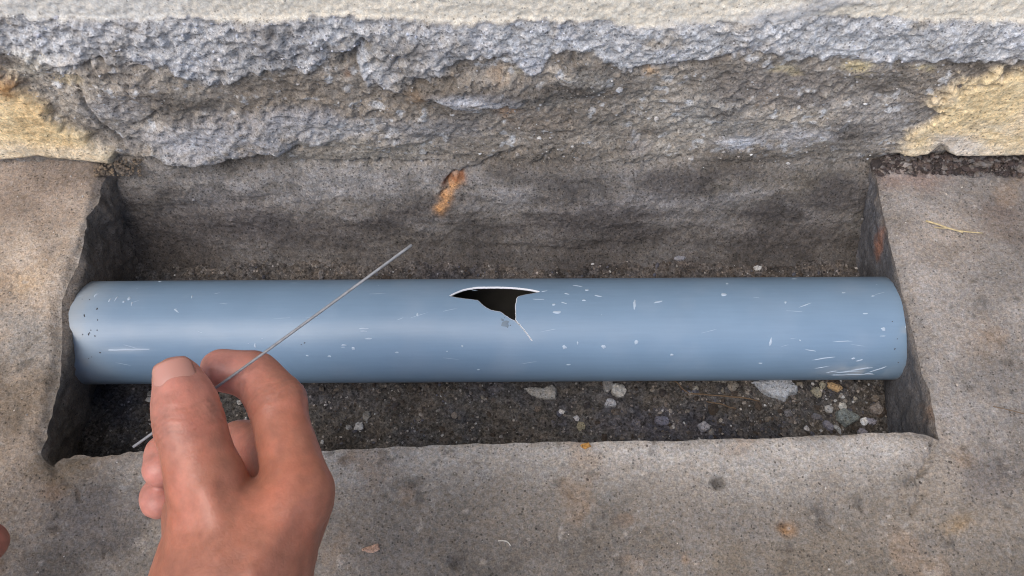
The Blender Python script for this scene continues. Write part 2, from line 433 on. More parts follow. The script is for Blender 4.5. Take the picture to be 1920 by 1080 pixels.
# ------------------------------------------------------------------ wall: foundation face, concrete band, plaster
PROF = np.array([(-.10, .030), (-.078, .042), (-.071, .0535), (-.066, .0615), (-.060, .0670), (-.045, .0755), (-.02, .0860), (0, .0985), (.02, .1035), (.06, .1060), (.10, .1085), (.112, .1110), (.13, .1140), (.2, .1150), (2.2, .1200)])
wx = np.concatenate([-np.geomspace(4, .382, 18), np.arange(-.38, .3801, .00085), np.geomspace(.382, 4, 18)])
wz = np.concatenate([np.arange(-.088, .140, .0008), np.geomspace(.141, 2.2, 34)])
WX, WZ = np.meshgrid(wx, wz)
WY = np.interp(WZ, PROF[:, 0], PROF[:, 1])
px, py = to_px(np.stack([WX, WY, WZ], -1))
off_frame = (py < -60)
n_big = fbm(WX, WZ, .045, 4, 101); n_iso = fbm(WX, WZ, .014, 4, 103); 
n_mid = .75 * fbm(WX * .42, WZ + .12 * WX, .010, 4, 113) + .35 * n_iso; n_fin = fbm(WX, WZ, .004, 3, 105)
n_str = fbm(WX * .22, WZ + WX * .05, .006, 4, 107)          # drawn-out horizontal streaks
jx = px + 9 * n_fin; jy = py + 6 * n_fin + 5 * n_mid
top_b = np.interp(px, [0, 150, 250, 330, 480, 640, 740, 850, 1000, 1100, 1190, 1300, 1420, 1560, 1700, 1920], [30, 32, 36, 30, 34, 25, 30, 38, 34, 36, 48, 46, 38, 30, 34, 36]) + 2.5 * n_mid + 2.5 * n_fin
low_b = np.interp(px, [-200, 0, 60, 117, 190, 230, 300, 340, 372, 410, 450, 520, 590, 640, 665, 690, 745, 800, 850, 900, 950, 985, 1012, 1032, 1060, 1110, 1165, 1200, 1260, 1310, 1360, 1420, 1480, 1520, 1600, 1700, 1760, 1800, 1920, 2100],
                  [105, 104, 118, 130, 108, 116, 118, 140, 152, 158, 140, 128, 128, 92, 110, 156, 164, 142, 120, 106, 98, 132, 130, 98, 88, 98, 130, 128, 118, 118, 104, 92, 102, 110, 112, 115, 106, 110, 106, 106]) + 4 * n_mid + 3.5 * n_fin
m_plaster = 1 - sstep(-2, 2, py - top_b)
m_band = sstep(-2, 2, py - top_b) * (1 - sstep(-7, 5, py - low_b))
tanL = [(-300, 150), (0, 150), (32, 140), (46, 164), (100, 196), (112, 222), (162, 240), (190, 268), (216, 276), (208, 300), (140, 297), (75, 291), (0, 297), (-300, 297)]
tanR = [(2200, 112), (1900, 112), (1840, 118), (1812, 140), (1784, 168), (1752, 200), (1738, 222), (1706, 252), (1676, 280), (1702, 290), (1742, 286), (1760, 268), (1790, 292), (1850, 292), (1920, 284), (2200, 284)]
edge_j = 1 - sstep(245, 275, py)
sdL = poly_sd(px + (22 * n_iso + 8 * n_fin) * (.25 + .75 * edge_j), py + (14 * n_iso + 6 * n_fin) * (.2 + .8 * edge_j), tanL); sdR = poly_sd(px + (22 * n_iso + 8 * n_fin) * (.25 + .75 * edge_j), py + (14 * n_iso + 6 * n_fin) * (.2 + .8 * edge_j), tanR)
m_tl = 1 - sstep(-14, 8, sdL); m_tr = 1 - sstep(-14, 8, sdR)
up = 1 - sstep(285, 335, jy)             # foundation face proper, above the mud-smeared pit side
# relief, towards the viewer
dep = 0.0004 * n_fin + 0.0004 * vnoise(WX / .0016, WZ / .0016, None, 109)
dep += (0.0007 * n_mid * (1 - .6 * m_band - .25 * m_band * sstep(800, 1000, px)) + 0.0015 * n_big + .0004 * n_fin) * up * (1 - m_plaster)
dep += (0.0005 * n_mid + .0012 * n_big + .0005 * n_str) * (1 - up)
dep += 0.0017 * m_band * (1 + .5 * n_big) + .0004 * m_band * n_fin
dep += 0.0030 * m_plaster * 0 + m_plaster * (0.0004 * n_big)
left_rough = (1 - sstep(760, 960, px))
dep += m_band * left_rough * (0.0005 * n_mid + .0004 * n_fin)
for (cx, cy, rx, ry, h) in [(250, 180, 150, 60, .006), (390, 255, 130, 48, .008), (330, 290, 90, 20, .004), (560, 225, 90, 40, .004), (900, 170, 120, 34, .007), (1085, 135, 55, 40, .004),
                            (700, 235, 120, 45, .003), (1500, 230, 220, 60, .003), (640, 270, 160, 30, .003), (130, 120, 90, 22, .003), (1200, 290, 60, 20, .002), (860, 240, 150, 40, .002)]:
    dep += h * blob(jx, jy, cx, cy, rx, ry, 0, .55, .25 * n_mid)
dep *= 1 - .6 * np.maximum(m_tl, m_tr)
dep += 0.0055 * (1 - sstep(-14, 6, sdL)) + 0.0050 * (1 - sstep(-14, 6, sdR))
under = blob(px, py, 1700, 300, 130, 14, -4, .9) + blob(px, py, 1850, 296, 120, 12, 0, .9)
dep -= .004 * under
# cracks and undercuts
for pts, w_, d_ in [([(630, 308), (700, 306), (760, 309), (825, 306)], 3.2, .0030), ([(800, 292), (828, 295)], 3, .0022), ([(225, 295), (330, 293), (420, 297), (500, 285), (560, 268)], 4.5, .0030),
                    ([(815, 180), (850, 193), (900, 197), (960, 192), (1010, 182)], 5, .0028), ([(835, 345), (850, 330), (900, 312), (940, 292), (985, 280)], 5, .0022), ([(838, 345), (832, 370)], 4, .0022),
                    ([(858, 343), (872, 352), (886, 358)], 2.2, .0018), ([(1000, 310), (1040, 280)], 3, .0010), ([(150, 170), (175, 205), (190, 225), (225, 262)], 4, .0018), ([(640, 118), (668, 100), (680, 78)], 6, .0030),
                    ([(740, 115), (748, 105)], 5, .0025), ([(262, 225), (285, 215), (295, 200)], 4, .0018), ([(1180, 130), (1250, 122), (1330, 116), (1400, 92)], 4, .0016), ([(100, 130), (140, 118), (190, 106)], 5, .0022),
                    ([(1200, 458), (1270, 445), (1340, 425)], 10, .0006), ([(300, 400), (420, 380), (560, 372)], 11, .0006), ([(900, 470), (1060, 468), (1180, 462)], 10, .0006), ([(1180, 310), (1280, 300)], 5, .0012)]:
    dd = line_d(px + 5 * n_fin, py + 4 * n_fin, pts)
    dep -= 2.0 * d_ * np.exp(-(dd / w_) ** 2)
dep = np.where(off_frame, 0.0004 * n_mid, dep)
WYd = WY - dep
# colour
wc = np.broadcast_to(lin((134, 127, 118)), WX.shape + (3,)).copy()
wc = mixc(wc, (116, 107, 96), np.clip(n_big * .9 + .1, 0, 1) * .7)
wc = mixc(wc, (150, 143, 132), np.clip(-n_big * .9, 0, 1) * .6)
for (cx, cy, rx, ry, c, s) in [(380, 250, 130, 40, (164, 164, 168), .75), (620, 232, 140, 24, (164, 164, 166), .7), (560, 210, 80, 20, (172, 172, 176), .6), (800, 235, 120, 26, (150, 148, 148), .6), (215, 195, 70, 30, (160, 158, 158), .7),
                               (895, 175, 90, 18, (182, 184, 190), .8), (1390, 262, 50, 16, (190, 192, 198), .8), (1500, 250, 90, 18, (168, 168, 172), .6), (1330, 215, 110, 40, (152, 150, 146), .6), (1470, 165, 130, 40, (118, 112, 108), .6),
                               (1640, 220, 120, 50, (150, 146, 142), .7), (1090, 150, 70, 26, (158, 154, 146), .6), (1000, 225, 90, 30, (118, 108, 98), .6), (940, 130, 26, 14, (176, 156, 134), .6), (975, 130, 30, 10, (196, 188, 170), .7),
                               (1220, 136, 20, 10, (184, 154, 120), .7), (785, 175, 24, 16, (144, 120, 94), .7), (655, 140, 12, 12, (140, 108, 84), .6), (1615, 125, 40, 12, (198, 182, 142), .8), (1470, 130, 30, 9, (196, 182, 150), .7), (1735, 126, 26, 10, (190, 176, 142), .7),
                               (950, 205, 26, 12, (160, 128, 100), .6), (130, 150, 40, 22, (176, 162, 134), .8), (60, 128, 60, 18, (176, 170, 156), .7), (1200, 275, 26, 16, (152, 146, 142), .6), (1030, 175, 80, 22, (150, 146, 138), .5), (250, 165, 60, 30, (140, 132, 124), .6)]:
    wc = mixc(wc, c, blob(jx, jy, cx, cy, rx, ry, 0, .8, .35 * n_mid + .2 * n_fin) * s)
# pale mineral bloom, in flecks
fle = sstep(.62, 1.0, fbm(WX, WZ, .005, 3, 121) + .35 * n_mid)
wc = mixc(wc, (190, 192, 194), fle * .55 * up)
# mud-smeared side of the pit
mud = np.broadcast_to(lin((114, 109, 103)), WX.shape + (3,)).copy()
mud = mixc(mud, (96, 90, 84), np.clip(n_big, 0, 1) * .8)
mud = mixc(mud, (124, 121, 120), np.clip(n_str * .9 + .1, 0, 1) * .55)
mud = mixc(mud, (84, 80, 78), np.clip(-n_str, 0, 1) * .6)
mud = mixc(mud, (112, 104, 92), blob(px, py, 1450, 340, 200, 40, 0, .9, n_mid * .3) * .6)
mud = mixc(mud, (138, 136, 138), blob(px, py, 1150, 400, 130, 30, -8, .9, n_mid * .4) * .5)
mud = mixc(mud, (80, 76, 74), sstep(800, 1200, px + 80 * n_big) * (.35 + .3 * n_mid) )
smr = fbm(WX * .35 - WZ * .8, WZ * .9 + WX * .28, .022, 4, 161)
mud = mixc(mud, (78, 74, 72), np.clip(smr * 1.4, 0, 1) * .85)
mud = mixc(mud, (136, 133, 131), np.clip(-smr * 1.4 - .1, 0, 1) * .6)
mud = mixc(mud, (72, 68, 66), sstep(385, 480, py + 16 * n_mid + 25 * smr) * .7)  # mud darkens towards its foot, shading put into the colour
mud = mixc(mud, (62, 57, 54), (1 - sstep(300, 520, px + 60 * n_big)) * sstep(320, 420, py + 20 * n_mid) * .75)  # shadow in the left corner of the pit, painted into the mud
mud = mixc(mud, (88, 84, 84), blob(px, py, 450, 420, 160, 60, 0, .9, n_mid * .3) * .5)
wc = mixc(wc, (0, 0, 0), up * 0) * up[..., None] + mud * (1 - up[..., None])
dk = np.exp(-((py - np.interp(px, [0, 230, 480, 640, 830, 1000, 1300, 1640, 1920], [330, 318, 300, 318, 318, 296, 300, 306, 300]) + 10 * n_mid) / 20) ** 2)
wc = mixc(wc, (78, 72, 66), dk * np.clip(.55 + .6 * n_big + .3 * n_mid, 0, 1) * .8)  # shadow band below the ledges, painted into the wall colour
dk2 = np.clip(fbm(WX * .5, WZ, .02, 4, 141) - .25, 0, 1) * up
wc = mixc(wc, (86, 80, 74), dk2 * .9)
# rusty clay streak set in the mud
ddr = line_d(px + 3 * n_fin, py + 3 * n_fin, [(862, 338), (848, 345), (840, 368), (826, 390)])
wc = mixc(wc, (178, 132, 86), np.exp(-(ddr / 10) ** 2) * np.clip(.9 + .35 * n_fin, 0, 1) * .85)
wc = mixc(wc, (110, 64, 34), np.exp(-(line_d(px, py, [(834, 345), (842, 334), (868, 330)]) / 6) ** 2) * .8)
dep_r = np.exp(-(ddr / 12) ** 2)
WYd -= .0016 * dep_r
# concrete band and plaster
bc = np.broadcast_to(lin((178, 178, 178)), WX.shape + (3,)).copy()
bc = mixc(bc, (142, 144, 150), np.clip(n_mid, 0, 1) * .6)
bc = mixc(bc, (194, 195, 197), np.clip(-n_mid * 1.1, 0, 1) * .6)
bc = mixc(bc, (138, 134, 130), left_rough * np.clip(.25 + n_big, 0, 1) * .7)
bc = mixc(bc, (104, 101, 98), np.clip(fbm(WX, WZ * 1.3, .017, 4, 153) - .30, 0, 1) * (.35 + .65 * left_rough))
bc = mixc(bc, (150, 142, 130), np.clip(fbm(WX, WZ, .012, 3, 151) - .35, 0, 1) * .9)
bc = mixc(bc, (172, 166, 152), (1 - sstep(60, 150, px)) * sstep(80, 110, py) * .6)
bc = mixc(bc, (128, 126, 126), sstep(-14, -2, py - low_b) * np.clip(.4 + n_mid, 0, 1) * .5)
bc = mixc(bc, (122, 118, 112), (1 - sstep(0, 8, py - top_b)) * np.clip(.5 + n_mid, 0, 1) * .8)
wc = wc * (1 - m_band[..., None]) + bc * m_band[..., None]
tc = np.broadcast_to(lin((218, 196, 154)), WX.shape + (3,)).copy()
tc = mixc(tc, (184, 168, 142), np.clip(n_iso + .3 * n_fin, 0, 1) * .8)
tc = mixc(tc, (212, 178, 126), np.clip(-n_big, 0, 1) * .6)
tc = mixc(tc, (120, 80, 40), blob(px, py, 30, 152, 44, 18, 0, .9, n_fin * .5) * .8)
tc = mixc(tc, (188, 176, 156), sstep(245, 275, py + 8 * n_mid) * .7)
tc = mixc(tc, (196, 190, 184), blob(px, py, 1800, 262, 60, 30, 0, .9, n_mid * .5) * .7)
tc = mixc(tc, (182, 172, 156), blob(px, py, 1860, 225, 60, 16, 0, .9, n_mid * .5) * .5)
mt = np.maximum(m_tl, m_tr)[..., None]
wc = wc * (1 - mt) + tc * mt
pc = np.broadcast_to(lin((200, 193, 178)), WX.shape + (3,)).copy()
pc = mixc(pc, (184, 180, 170), np.clip(n_big, 0, 1) * .6)
pc = mixc(pc, (180, 182, 182), (1 - sstep(250, 520, px + 60 * n_big)) * .5)
smear = sstep(1180, 1260, px + 20 * n_mid) * (1 - sstep(1540, 1700, px + 90 * n_str + py * 2)) * sstep(0, 30, py - np.interp(px, [1180, 1300, 1420, 1560], [44, 26, 2, -30]) + 6 * n_str)
pc = mixc(pc, (150, 154, 162), smear * .85 * (0.75 + .25 * np.clip(n_str, -1, 1)))
WYd -= .0012 * smear * m_plaster
pc = pc * (1 + .05 * n_fin + .05 * n_mid)[..., None]
wc = wc * (1 - m_plaster[..., None]) + pc * m_plaster[..., None]
wc = wc * (1 + (.16 * n_fin + .17 * n_mid + .10 * n_iso) * (1 - m_plaster))[..., None]
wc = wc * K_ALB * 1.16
wall = empty('wall', (0, .1, 0))
tag(wall, 'rough concrete foundation wall with cream plaster above, rising behind the pit', 'wall')
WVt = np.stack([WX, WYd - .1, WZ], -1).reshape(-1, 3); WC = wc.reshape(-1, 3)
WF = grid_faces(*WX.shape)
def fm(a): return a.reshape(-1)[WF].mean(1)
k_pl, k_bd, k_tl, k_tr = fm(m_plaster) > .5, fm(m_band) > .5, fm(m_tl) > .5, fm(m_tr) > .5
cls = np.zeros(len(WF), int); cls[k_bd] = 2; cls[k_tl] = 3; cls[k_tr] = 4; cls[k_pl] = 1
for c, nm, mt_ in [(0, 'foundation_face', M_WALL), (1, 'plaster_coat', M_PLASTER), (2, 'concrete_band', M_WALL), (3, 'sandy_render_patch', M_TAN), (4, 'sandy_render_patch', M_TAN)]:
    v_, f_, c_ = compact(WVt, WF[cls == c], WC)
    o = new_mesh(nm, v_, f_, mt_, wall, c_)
    o['label'] = {0: 'grey mud-smeared lower face with rusty clay streak', 1: 'smooth cream sand plaster', 2: 'blue-grey broken concrete band', 3: 'yellow sandy render left of the pit', 4: 'yellow sandy render right of the pit'}[c]

# crumbs of aggregate sticking out of the broken face
CRUMB = dict(WX=WX, WYd=WYd, WZ=WZ, px=px, py=py, up=up, band=m_band, pl=m_plaster, tan=mt[..., 0])

# ------------------------------------------------------------------ pipe with the torn hole
PR, PT = 0.0315, 0.0011
PAX = -0.0060 - PR                                    # axis height
PYAW = math.radians(0.35); PY0 = 0.001
cy_, sy_ = math.cos(PYAW), math.sin(PYAW)
def pipe_point(x, th, r):
    """th: from straight up towards the wall (+Y)"""
    yy = r * np.sin(th); zz = PAX + r * np.cos(th)
    return np.stack([x * cy_ - yy * sy_, x * sy_ + yy * cy_ + PY0, zz + 0 * x], -1)
def pipe_hit(px, py):
    d = ray(px, py); o = CAM - np.array([0, PY0, 0])
    # into the pipe's frame
    dx, dy = d[..., 0] * cy_ + d[..., 1] * sy_, -d[..., 0] * sy_ + d[..., 1] * cy_
    ox, oy = o[0] * cy_ + o[1] * sy_, -o[0] * sy_ + o[1] * cy_
    oz = o[2] - PAX; dz = d[..., 2]
    A = dy * dy + dz * dz; B = oy * dy + oz * dz; Cc = oy * oy + oz * oz - PR * PR
    disc = B * B - A * Cc
    t = (-B - np.sqrt(np.maximum(disc, 0))) / A
    return ox + t * dx, np.arctan2(oy + t * dy, oz + t * dz)

def pipe_mat():
    m, nt, b = nodes('grey_pvc')
    a = nt.nodes.new('ShaderNodeAttribute'); a.attribute_name = 'Col'
    geo = nt.nodes.new('ShaderNodeNewGeometry'); P = geo.outputs['Position']
    mp = nt.nodes.new('ShaderNodeMapping'); mp.inputs['Scale'].default_value = (.05, 1, 1); nt.links.new(P, mp.inputs['Vector'])
    n1 = noise_n(nt, mp.outputs[0], 700, 3, .6); n2 = noise_n(nt, P, 45, 3, .55); n3 = noise_n(nt, P, 900, 2, .6)
    g = mathn(nt, 'MULTIPLY', rng_n(nt, n1.outputs['Fac'], .3, .7, .975, 1.03), rng_n(nt, n2.outputs['Fac'], .3, .7, .975, 1.025))
    vm = nt.nodes.new('ShaderNodeVectorMath'); vm.operation = 'SCALE'
    nt.links.new(a.outputs['Color'], vm.inputs[0]); nt.links.new(g, vm.inputs['Scale'])
    nt.links.new(vm.outputs[0], b.inputs['Base Color'])
    nt.links.new(rng_n(nt, n2.outputs['Fac'], .3, .7, .33, .46), b.inputs['Roughness'])
    b.inputs['Specular IOR Level'].default_value = .5
    bp = nt.nodes.new('ShaderNodeBump'); bp.inputs['Strength'].default_value = .10; bp.inputs['Distance'].default_value = .0003
    nt.links.new(mathn(nt, 'ADD', n1.outputs['Fac'], n3.outputs['Fac']), bp.inputs['Height']); nt.links.new(bp.outputs[0], b.inputs['Normal'])
    return m
M_PIPE = pipe_mat()
M_TORN, _nt, _b = nodes('torn_pvc_edge')
_b.inputs['Base Color'].default_value = (.66, .68, .71, 1); _b.inputs['Roughness'].default_value = .6

hole_c = [(378, 327), (450, 290), (540, 256), (600, 243), (640, 238), (690, 231), (780, 229), (900, 228), (1060, 232), (1200, 245), (1300, 260), (1390, 281), (1300, 300), (1220, 315), (1152, 330), (1132, 352), (1126, 395), (1112, 432), (1120, 500), (1120, 570), (1116, 597),
          (1146, 632), (1180, 668), (1236, 737), (1279, 796), (1312, 842), (1274, 792), (1230, 733), (1172, 665), (1111, 607), (1060, 580), (1000, 540), (945, 502), (900, 497), (845, 485), (785, 455), (740, 418), (700, 376), (620, 364), (540, 355), (450, 342)]
hp = np.array(hole_c, float); hpx, hpy = 780 + hp[:, 0] / 6, 500 + hp[:, 1] / 6
hx, hth = pipe_hit(hpx, hpy)
base_poly = np.column_stack([hx, hth * PR])
def densify(poly, step):
    out = []
    for i in range(len(poly)):
        a, b = poly[i], poly[(i + 1) % len(poly)]
        n = max(1, int(np.hypot(*(b - a)) / step))
        for k in range(n): out.append(a + (b - a) * k / n)
    return np.array(out)
bp_ = densify(base_poly, .0006)
bp_ = bp_ + .00008 * rng.standard_normal(bp_.shape)
def offset(poly, d):
    e = np.roll(poly, -1, 0) - np.roll(poly, 1, 0)
    n = np.column_stack([e[:, 1], -e[:, 0]]); n /= np.linalg.norm(n, axis=1)[:, None] + 1e-12
    area = np.sum(poly[:, 0] * np.roll(poly[:, 1], -1) - np.roll(poly[:, 0], -1) * poly[:, 1])
    if area < 0: n = -n
    return poly + n * d
outer_poly = offset(bp_, .00030); inner_poly = bp_
X0, X1 = -.312, .302
NTH = 144; dth = 2 * math.pi / NTH
NX = 308; xs_ = np.linspace(X0, X1, NX); dx_ = xs_[1] - xs_[0]
ix0 = int((base_poly[:, 0].min() - .006 - X0) / dx_); ix1 = int((base_poly[:, 0].max() + .006 - X0) / dx_) + 1
k0 = int(math.floor((hth.min() - .2) / dth)); k1 = int(math.ceil((hth.max() + .2) / dth))
def shell(rad, poly):
    verts2, keep = [], {}
    V2, faces = [], []
    ids = {}
    for i in range(NX):
        for k in range(NTH):
            kk = k if k <= NTH // 2 else k - NTH
            if ix0 < i < ix1 and k0 < kk < k1: continue
            ids[(i, kk)] = len(V2); V2.append((xs_[i], kk * dth * PR))
    def kn(k): 
        return k if k <= NTH // 2 else k - NTH
    for i in range(NX - 1):
        for k in range(NTH):
            a = kn(k); b = kn((k + 1) % NTH)
            if ix0 <= i < ix1 and k0 <= a < k1: continue
            faces.append((ids[(i, a)], ids[(i + 1, a)], ids[(i + 1, b)], ids[(i, b)]))
    # patch round the tear, triangulated
    pts, src = [], []
    for i in range(ix0, ix1 + 1):
        for k in range(k0, k1 + 1):
            pts.append((xs_[i], k * dth * PR)); src.append((i, k))
    P2 = np.array(pts)
    sdv = poly_sd(P2[:, 0], P2[:, 1], poly)
    keepm = [(sdv[j] > .0005) or (src[j][0] in (ix0, ix1)) or (src[j][1] in (k0, k1)) for j in range(len(pts))]
    P2 = P2[keepm]; src = [s for s, m in zip(src, keepm) if m]
    n0 = len(P2); allp = np.concatenate([P2, poly])
    edges = [(n0 + i, n0 + (i + 1) % len(poly)) for i in range(len(poly))]
    ov, oe, of, ovo, oeo, ofo = delaunay_2d_cdt([Vector(p) for p in allp.tolist()], edges, [], 0, 1e-9)
    ov = np.array([tuple(v) for v in ov])
    gid = []
    pol_id = {}
    for j, orig in enumerate(ovo):
        g = None
        for q in orig:
            if q < n0 and src[q] in ids: g = ids[src[q]]
            elif q >= n0: pol_id[q - n0] = None
        if g is None:
            g = len(V2); V2.append(tuple(ov[j]))
        for q in orig:
            if q >= n0: pol_id[q - n0] = g
        gid.append(g)
    cen = np.array([ov[list(f)].mean(0) for f in of])
    ins = poly_sd(cen[:, 0], cen[:, 1], poly) < 0
    for f, z in zip(of, ins):
        if z: continue
        p = ov[list(f)]
        if (p[:, 0].max() - p[:, 0].min()) < 1e-7: continue
        faces.append(tuple(gid[q] for q in f))
    V2 = np.array(V2)
    return V2, pipe_point(V2[:, 0], V2[:, 1] / PR, rad), faces, pol_id
o2, oV, oF, oid = shell(PR, outer_poly)
i2, iV, iF, iid = shell(PR - PT, inner_poly)
nO = len(oV)
faces = list(oF) + [tuple(nO + q for q in f[::-1]) for f in iF]
nmain = len(faces)
# torn rim: chamfered edge with its own vertices
rimO = pipe_point(outer_poly[:, 0], outer_poly[:, 1] / PR, PR + .00004); rimI = pipe_point(inner_poly[:, 0], inner_poly[:, 1] / PR, PR - PT - .00002)
rimM = pipe_point(inner_poly[:, 0], inner_poly[:, 1] / PR, PR - .00012)
nR = nO + len(iV); n = len(outer_poly)
for i in range(n):
    j = (i + 1) % n
    faces.append((nR + i, nR + j, nR + n + j, nR + n + i)); faces.append((nR + n + i, nR + n + j, nR + 2 * n + j, nR + 2 * n + i))
pv = np.concatenate([oV, iV, rimO, rimM, rimI])
pcx = np.concatenate([o2[:, 0], i2[:, 0], outer_poly[:, 0], inner_poly[:, 0], inner_poly[:, 0]])
pct = np.concatenate([o2[:, 1], i2[:, 1], outer_poly[:, 1], inner_poly[:, 1], inner_poly[:, 1]])
pcol = np.broadcast_to(np.array([.160, .243, .340]), (len(pv), 3)).copy()
nz = fbm(pcx, pct, .02, 4, 201); nz2 = fbm(pcx, pct, .006, 3, 203)
dust = np.maximum(sstep(.215, .245, pcx + .008 * nz), 1 - sstep(-.250, -.222, pcx + .006 * nz))
pcol = mixc(pcol, (160, 170, 178), dust * .4)
pcol = mixc(pcol, (164, 158, 146), sstep(.226, .243, pcx + .008 * nz2) * .7)
pcol = mixc(pcol, (150, 154, 156), (1 - sstep(-.2525, -.244, pcx + .004 * nz2)) * .5)
pcol = mixc(pcol, (150, 160, 172), np.clip(nz * .6, 0, 1) * .2)
bx, bt = pipe_hit(np.array([1605.0]), np.array([697.0]))
pcol = mixc(pcol, (196, 198, 198), np.exp(-((pcx - bx[0]) / .016) ** 2 - ((pct - bt[0] * PR) / .005) ** 2) * np.clip(.55 + .8 * nz2, 0, 1) * .6)
bx, bt = pipe_hit(np.array([235.0]), np.array([656.0]))
pcol = mixc(pcol, (186, 192, 198), np.exp(-((pcx - bx[0]) / .012) ** 2 - ((pct - bt[0] * PR) / .0016) ** 2) * .35)
# grimy scuff under the tear
sx, sth = pipe_hit(np.array([947.0]), np.array([607.0]))
sc_ = np.exp(-(np.hypot(pcx - sx[0], pct - sth[0] * PR) / .0035) ** 2)
pcol = mixc(pcol, (120, 130, 142), np.clip(sc_ * (.6 + .6 * nz2), 0, 1) * .3)
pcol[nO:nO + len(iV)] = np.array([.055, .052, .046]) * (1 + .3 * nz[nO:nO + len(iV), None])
pipe = new_mesh('pipe', pv, faces, M_PIPE, col=pcol)
pipe.data.materials.append(M_TORN)
mi = np.zeros(len(pipe.data.polygons), np.int32); mi[nmain:] = 1
pipe.data.polygons.foreach_set('material_index', mi)
sm = np.ones(len(mi), bool); sm[nmain:] = False
pipe.data.polygons.foreach_set('use_smooth', sm)
nrm = np.zeros((len(pv), 3)); 
def rad_n(x, th): 
    return pipe_point(np.zeros_like(x), th, PR) - pipe_point(np.zeros_like(x), th, 0)
nrm[:nO] = rad_n(o2[:, 0], o2[:, 1] / PR) / PR; nrm[nO:nO + len(iV)] = -rad_n(i2[:, 0], i2[:, 1] / PR) / PR
pipe.data.normals_split_custom_set_from_vertices([tuple(v) for v in nrm])
tag(pipe, 'cracked blue-grey plastic drain pipe lying across the pit with a torn hole', 'pipe')

# mortar specks and scuffs stuck to the pipe
M_SPECK, _nt, _b = nodes('mortar_speck'); _b.inputs['Base Color'].default_value = (.37, .45, .54, 1); _b.inputs['Roughness'].default_value = .8
M_FAINT, _nt, _b = nodes('faint_scuff'); _b.inputs['Base Color'].default_value = (.30, .38, .48, 1); _b.inputs['Roughness'].default_value = .6
M_DARKSPECK, _nt, _b = nodes('dark_speck'); _b.inputs['Base Color'].default_value = (.06, .065, .07, 1); _b.inputs['Roughness'].default_value = .9
def specks(name, lst, mat, label):
    vs, fs = [], []
    for (qx, qy, L, W, rot) in lst:
        x, th = pipe_hit(np.array([qx]), np.array([qy])); x, s = x[0], th[0] * PR
        k = .00031 * (.7 if mat is M_DARKSPECK else 1)
        L2, W2 = L * k / 2, W * k / 2
        c, sn = math.cos(math.radians(rot)), -math.sin(math.radians(rot))
        n = 12; i0 = len(vs)
        nn = max(1, int(L2 * 2 / .002))
        ring = []
        for q in range(n):
            a = 2 * math.pi * q / n
            j = 1 + random.uniform(-.3, .3)
            u, v = L2 * math.cos(a) * j, W2 * math.sin(a) * j
            ring.append((x + u * c - v * sn, s + u * sn + v * c))
        P = pipe_point(np.array([p[0] for p in ring]), np.array([p[1] for p in ring]) / PR, PR + .00002)
        Q = pipe_point(np.array([x + (p[0] - x) * .6 for p in ring]), np.array([s + (p[1] - s) * .6 for p in ring]) / PR, PR + .00002 + min(.0003, W2 * .5))
        vs += P.tolist() + Q.tolist()
        for q in range(n):
            r = (q + 1) % n
            fs.append((i0 + q, i0 + r, i0 + n + r, i0 + n + q))
        fs.append(tuple(i0 + n + q for q in range(n)))
    o = new_mesh(name, np.array(vs), fs, mat, pipe, smooth=True)
    tag(o, label, kind='stuff'); return o
L_ = []
for (cx, cy, l, w, r) in [(1357, 553, 10, 8, 0), (1045, 586, 14, 6, 0), (1038, 571, 6, 4, 0), (1063, 551, 10, 3, 20), (1082, 536, 18, 2.5, 12), (1100, 544, 8, 4, 0), (1122, 555, 14, 3, 15), (1095, 563, 7, 4, 0), (1058, 568, 12, 2, 20), (1010, 561, 20, 1.6, 2), (1020, 546, 12, 2.5, -15),
                          (1190, 571, 5, 18, 5), (1234, 566, 18, 4, -15), (1131, 650, 9, 7, 45), (1058, 651, 8, 8, 0), (1083, 643, 3, 6, 0), (1193, 641, 8, 10, 0), (1260, 665, 7, 5, 0), (1066, 684, 8, 2.5, 0), (897, 693, 7, 3, 0), (867, 649, 4, 4, 0), (838, 659, 5, 3, 0), (783, 590, 4, 7, 0),
                          (682, 616, 16, 2.4, 0), (681, 621, 12, 2, 0), (691, 635, 13, 3, 0), (645, 647, 9, 3, 0), (643, 651, 7, 2, 0), (662, 653, 6, 6, 0), (744, 661, 8, 3, 0), (652, 546, 5, 5, 0), (230, 656, 54, 4.5, -2), (212, 657, 20, 5, 0), (262, 655, 36, 3, 0),
                          (180, 553, 4, 13, 20), (242, 560, 6, 9, 0), (247, 570, 3, 10, 0), (232, 566, 5, 4, 0), (330, 582, 12, 3, 35), (360, 556, 2.5, 8, 0), (300, 528, 6, 4, 0), (218, 560, 3, 12, 10), (206, 562, 3, 9, 10), (478, 648, 4, 8, 0), (618, 668, 7, 4, 0), (576, 667, 5, 3, 0),
                          (1363, 532, 6, 3, 0), (1489, 523, 10, 2.5, 0), (1582, 549, 8, 2.5, 0), (1637, 555, 7, 3, 0), (1510, 572, 24, 2, -20), (1473, 567, 5, 4, 0), (1623, 588, 9, 2.5, 0), (1445, 640, 5, 14, 10), (1500, 638, 3, 3, 0), (1580, 640, 34, 1.8, -2), (1545, 672, 40, 2.6, -10), (1600, 672, 6, 5, 0), (1611, 676, 14, 3, -20),
                          (1540, 689, 30, 2, -15), (1520, 657, 22, 2, 10), (1656, 617, 9, 6, 20), (1655, 630, 10, 2, 0), (1590, 697, 44, 6, -8), (1615, 692, 40, 5, -16), (1600, 702, 50, 5, 2), (1572, 703, 30, 4, 0), (1645, 693, 34, 3, -32), (1655, 690, 20, 2.5, -40), (1560, 697, 20, 3, -20), (1630, 701, 20, 5, 10), (1425, 681, 8, 3, 0), (1700, 613, 5, 6, 0)]:
    L_.append((cx, cy, l, w, r))
FA_ = []
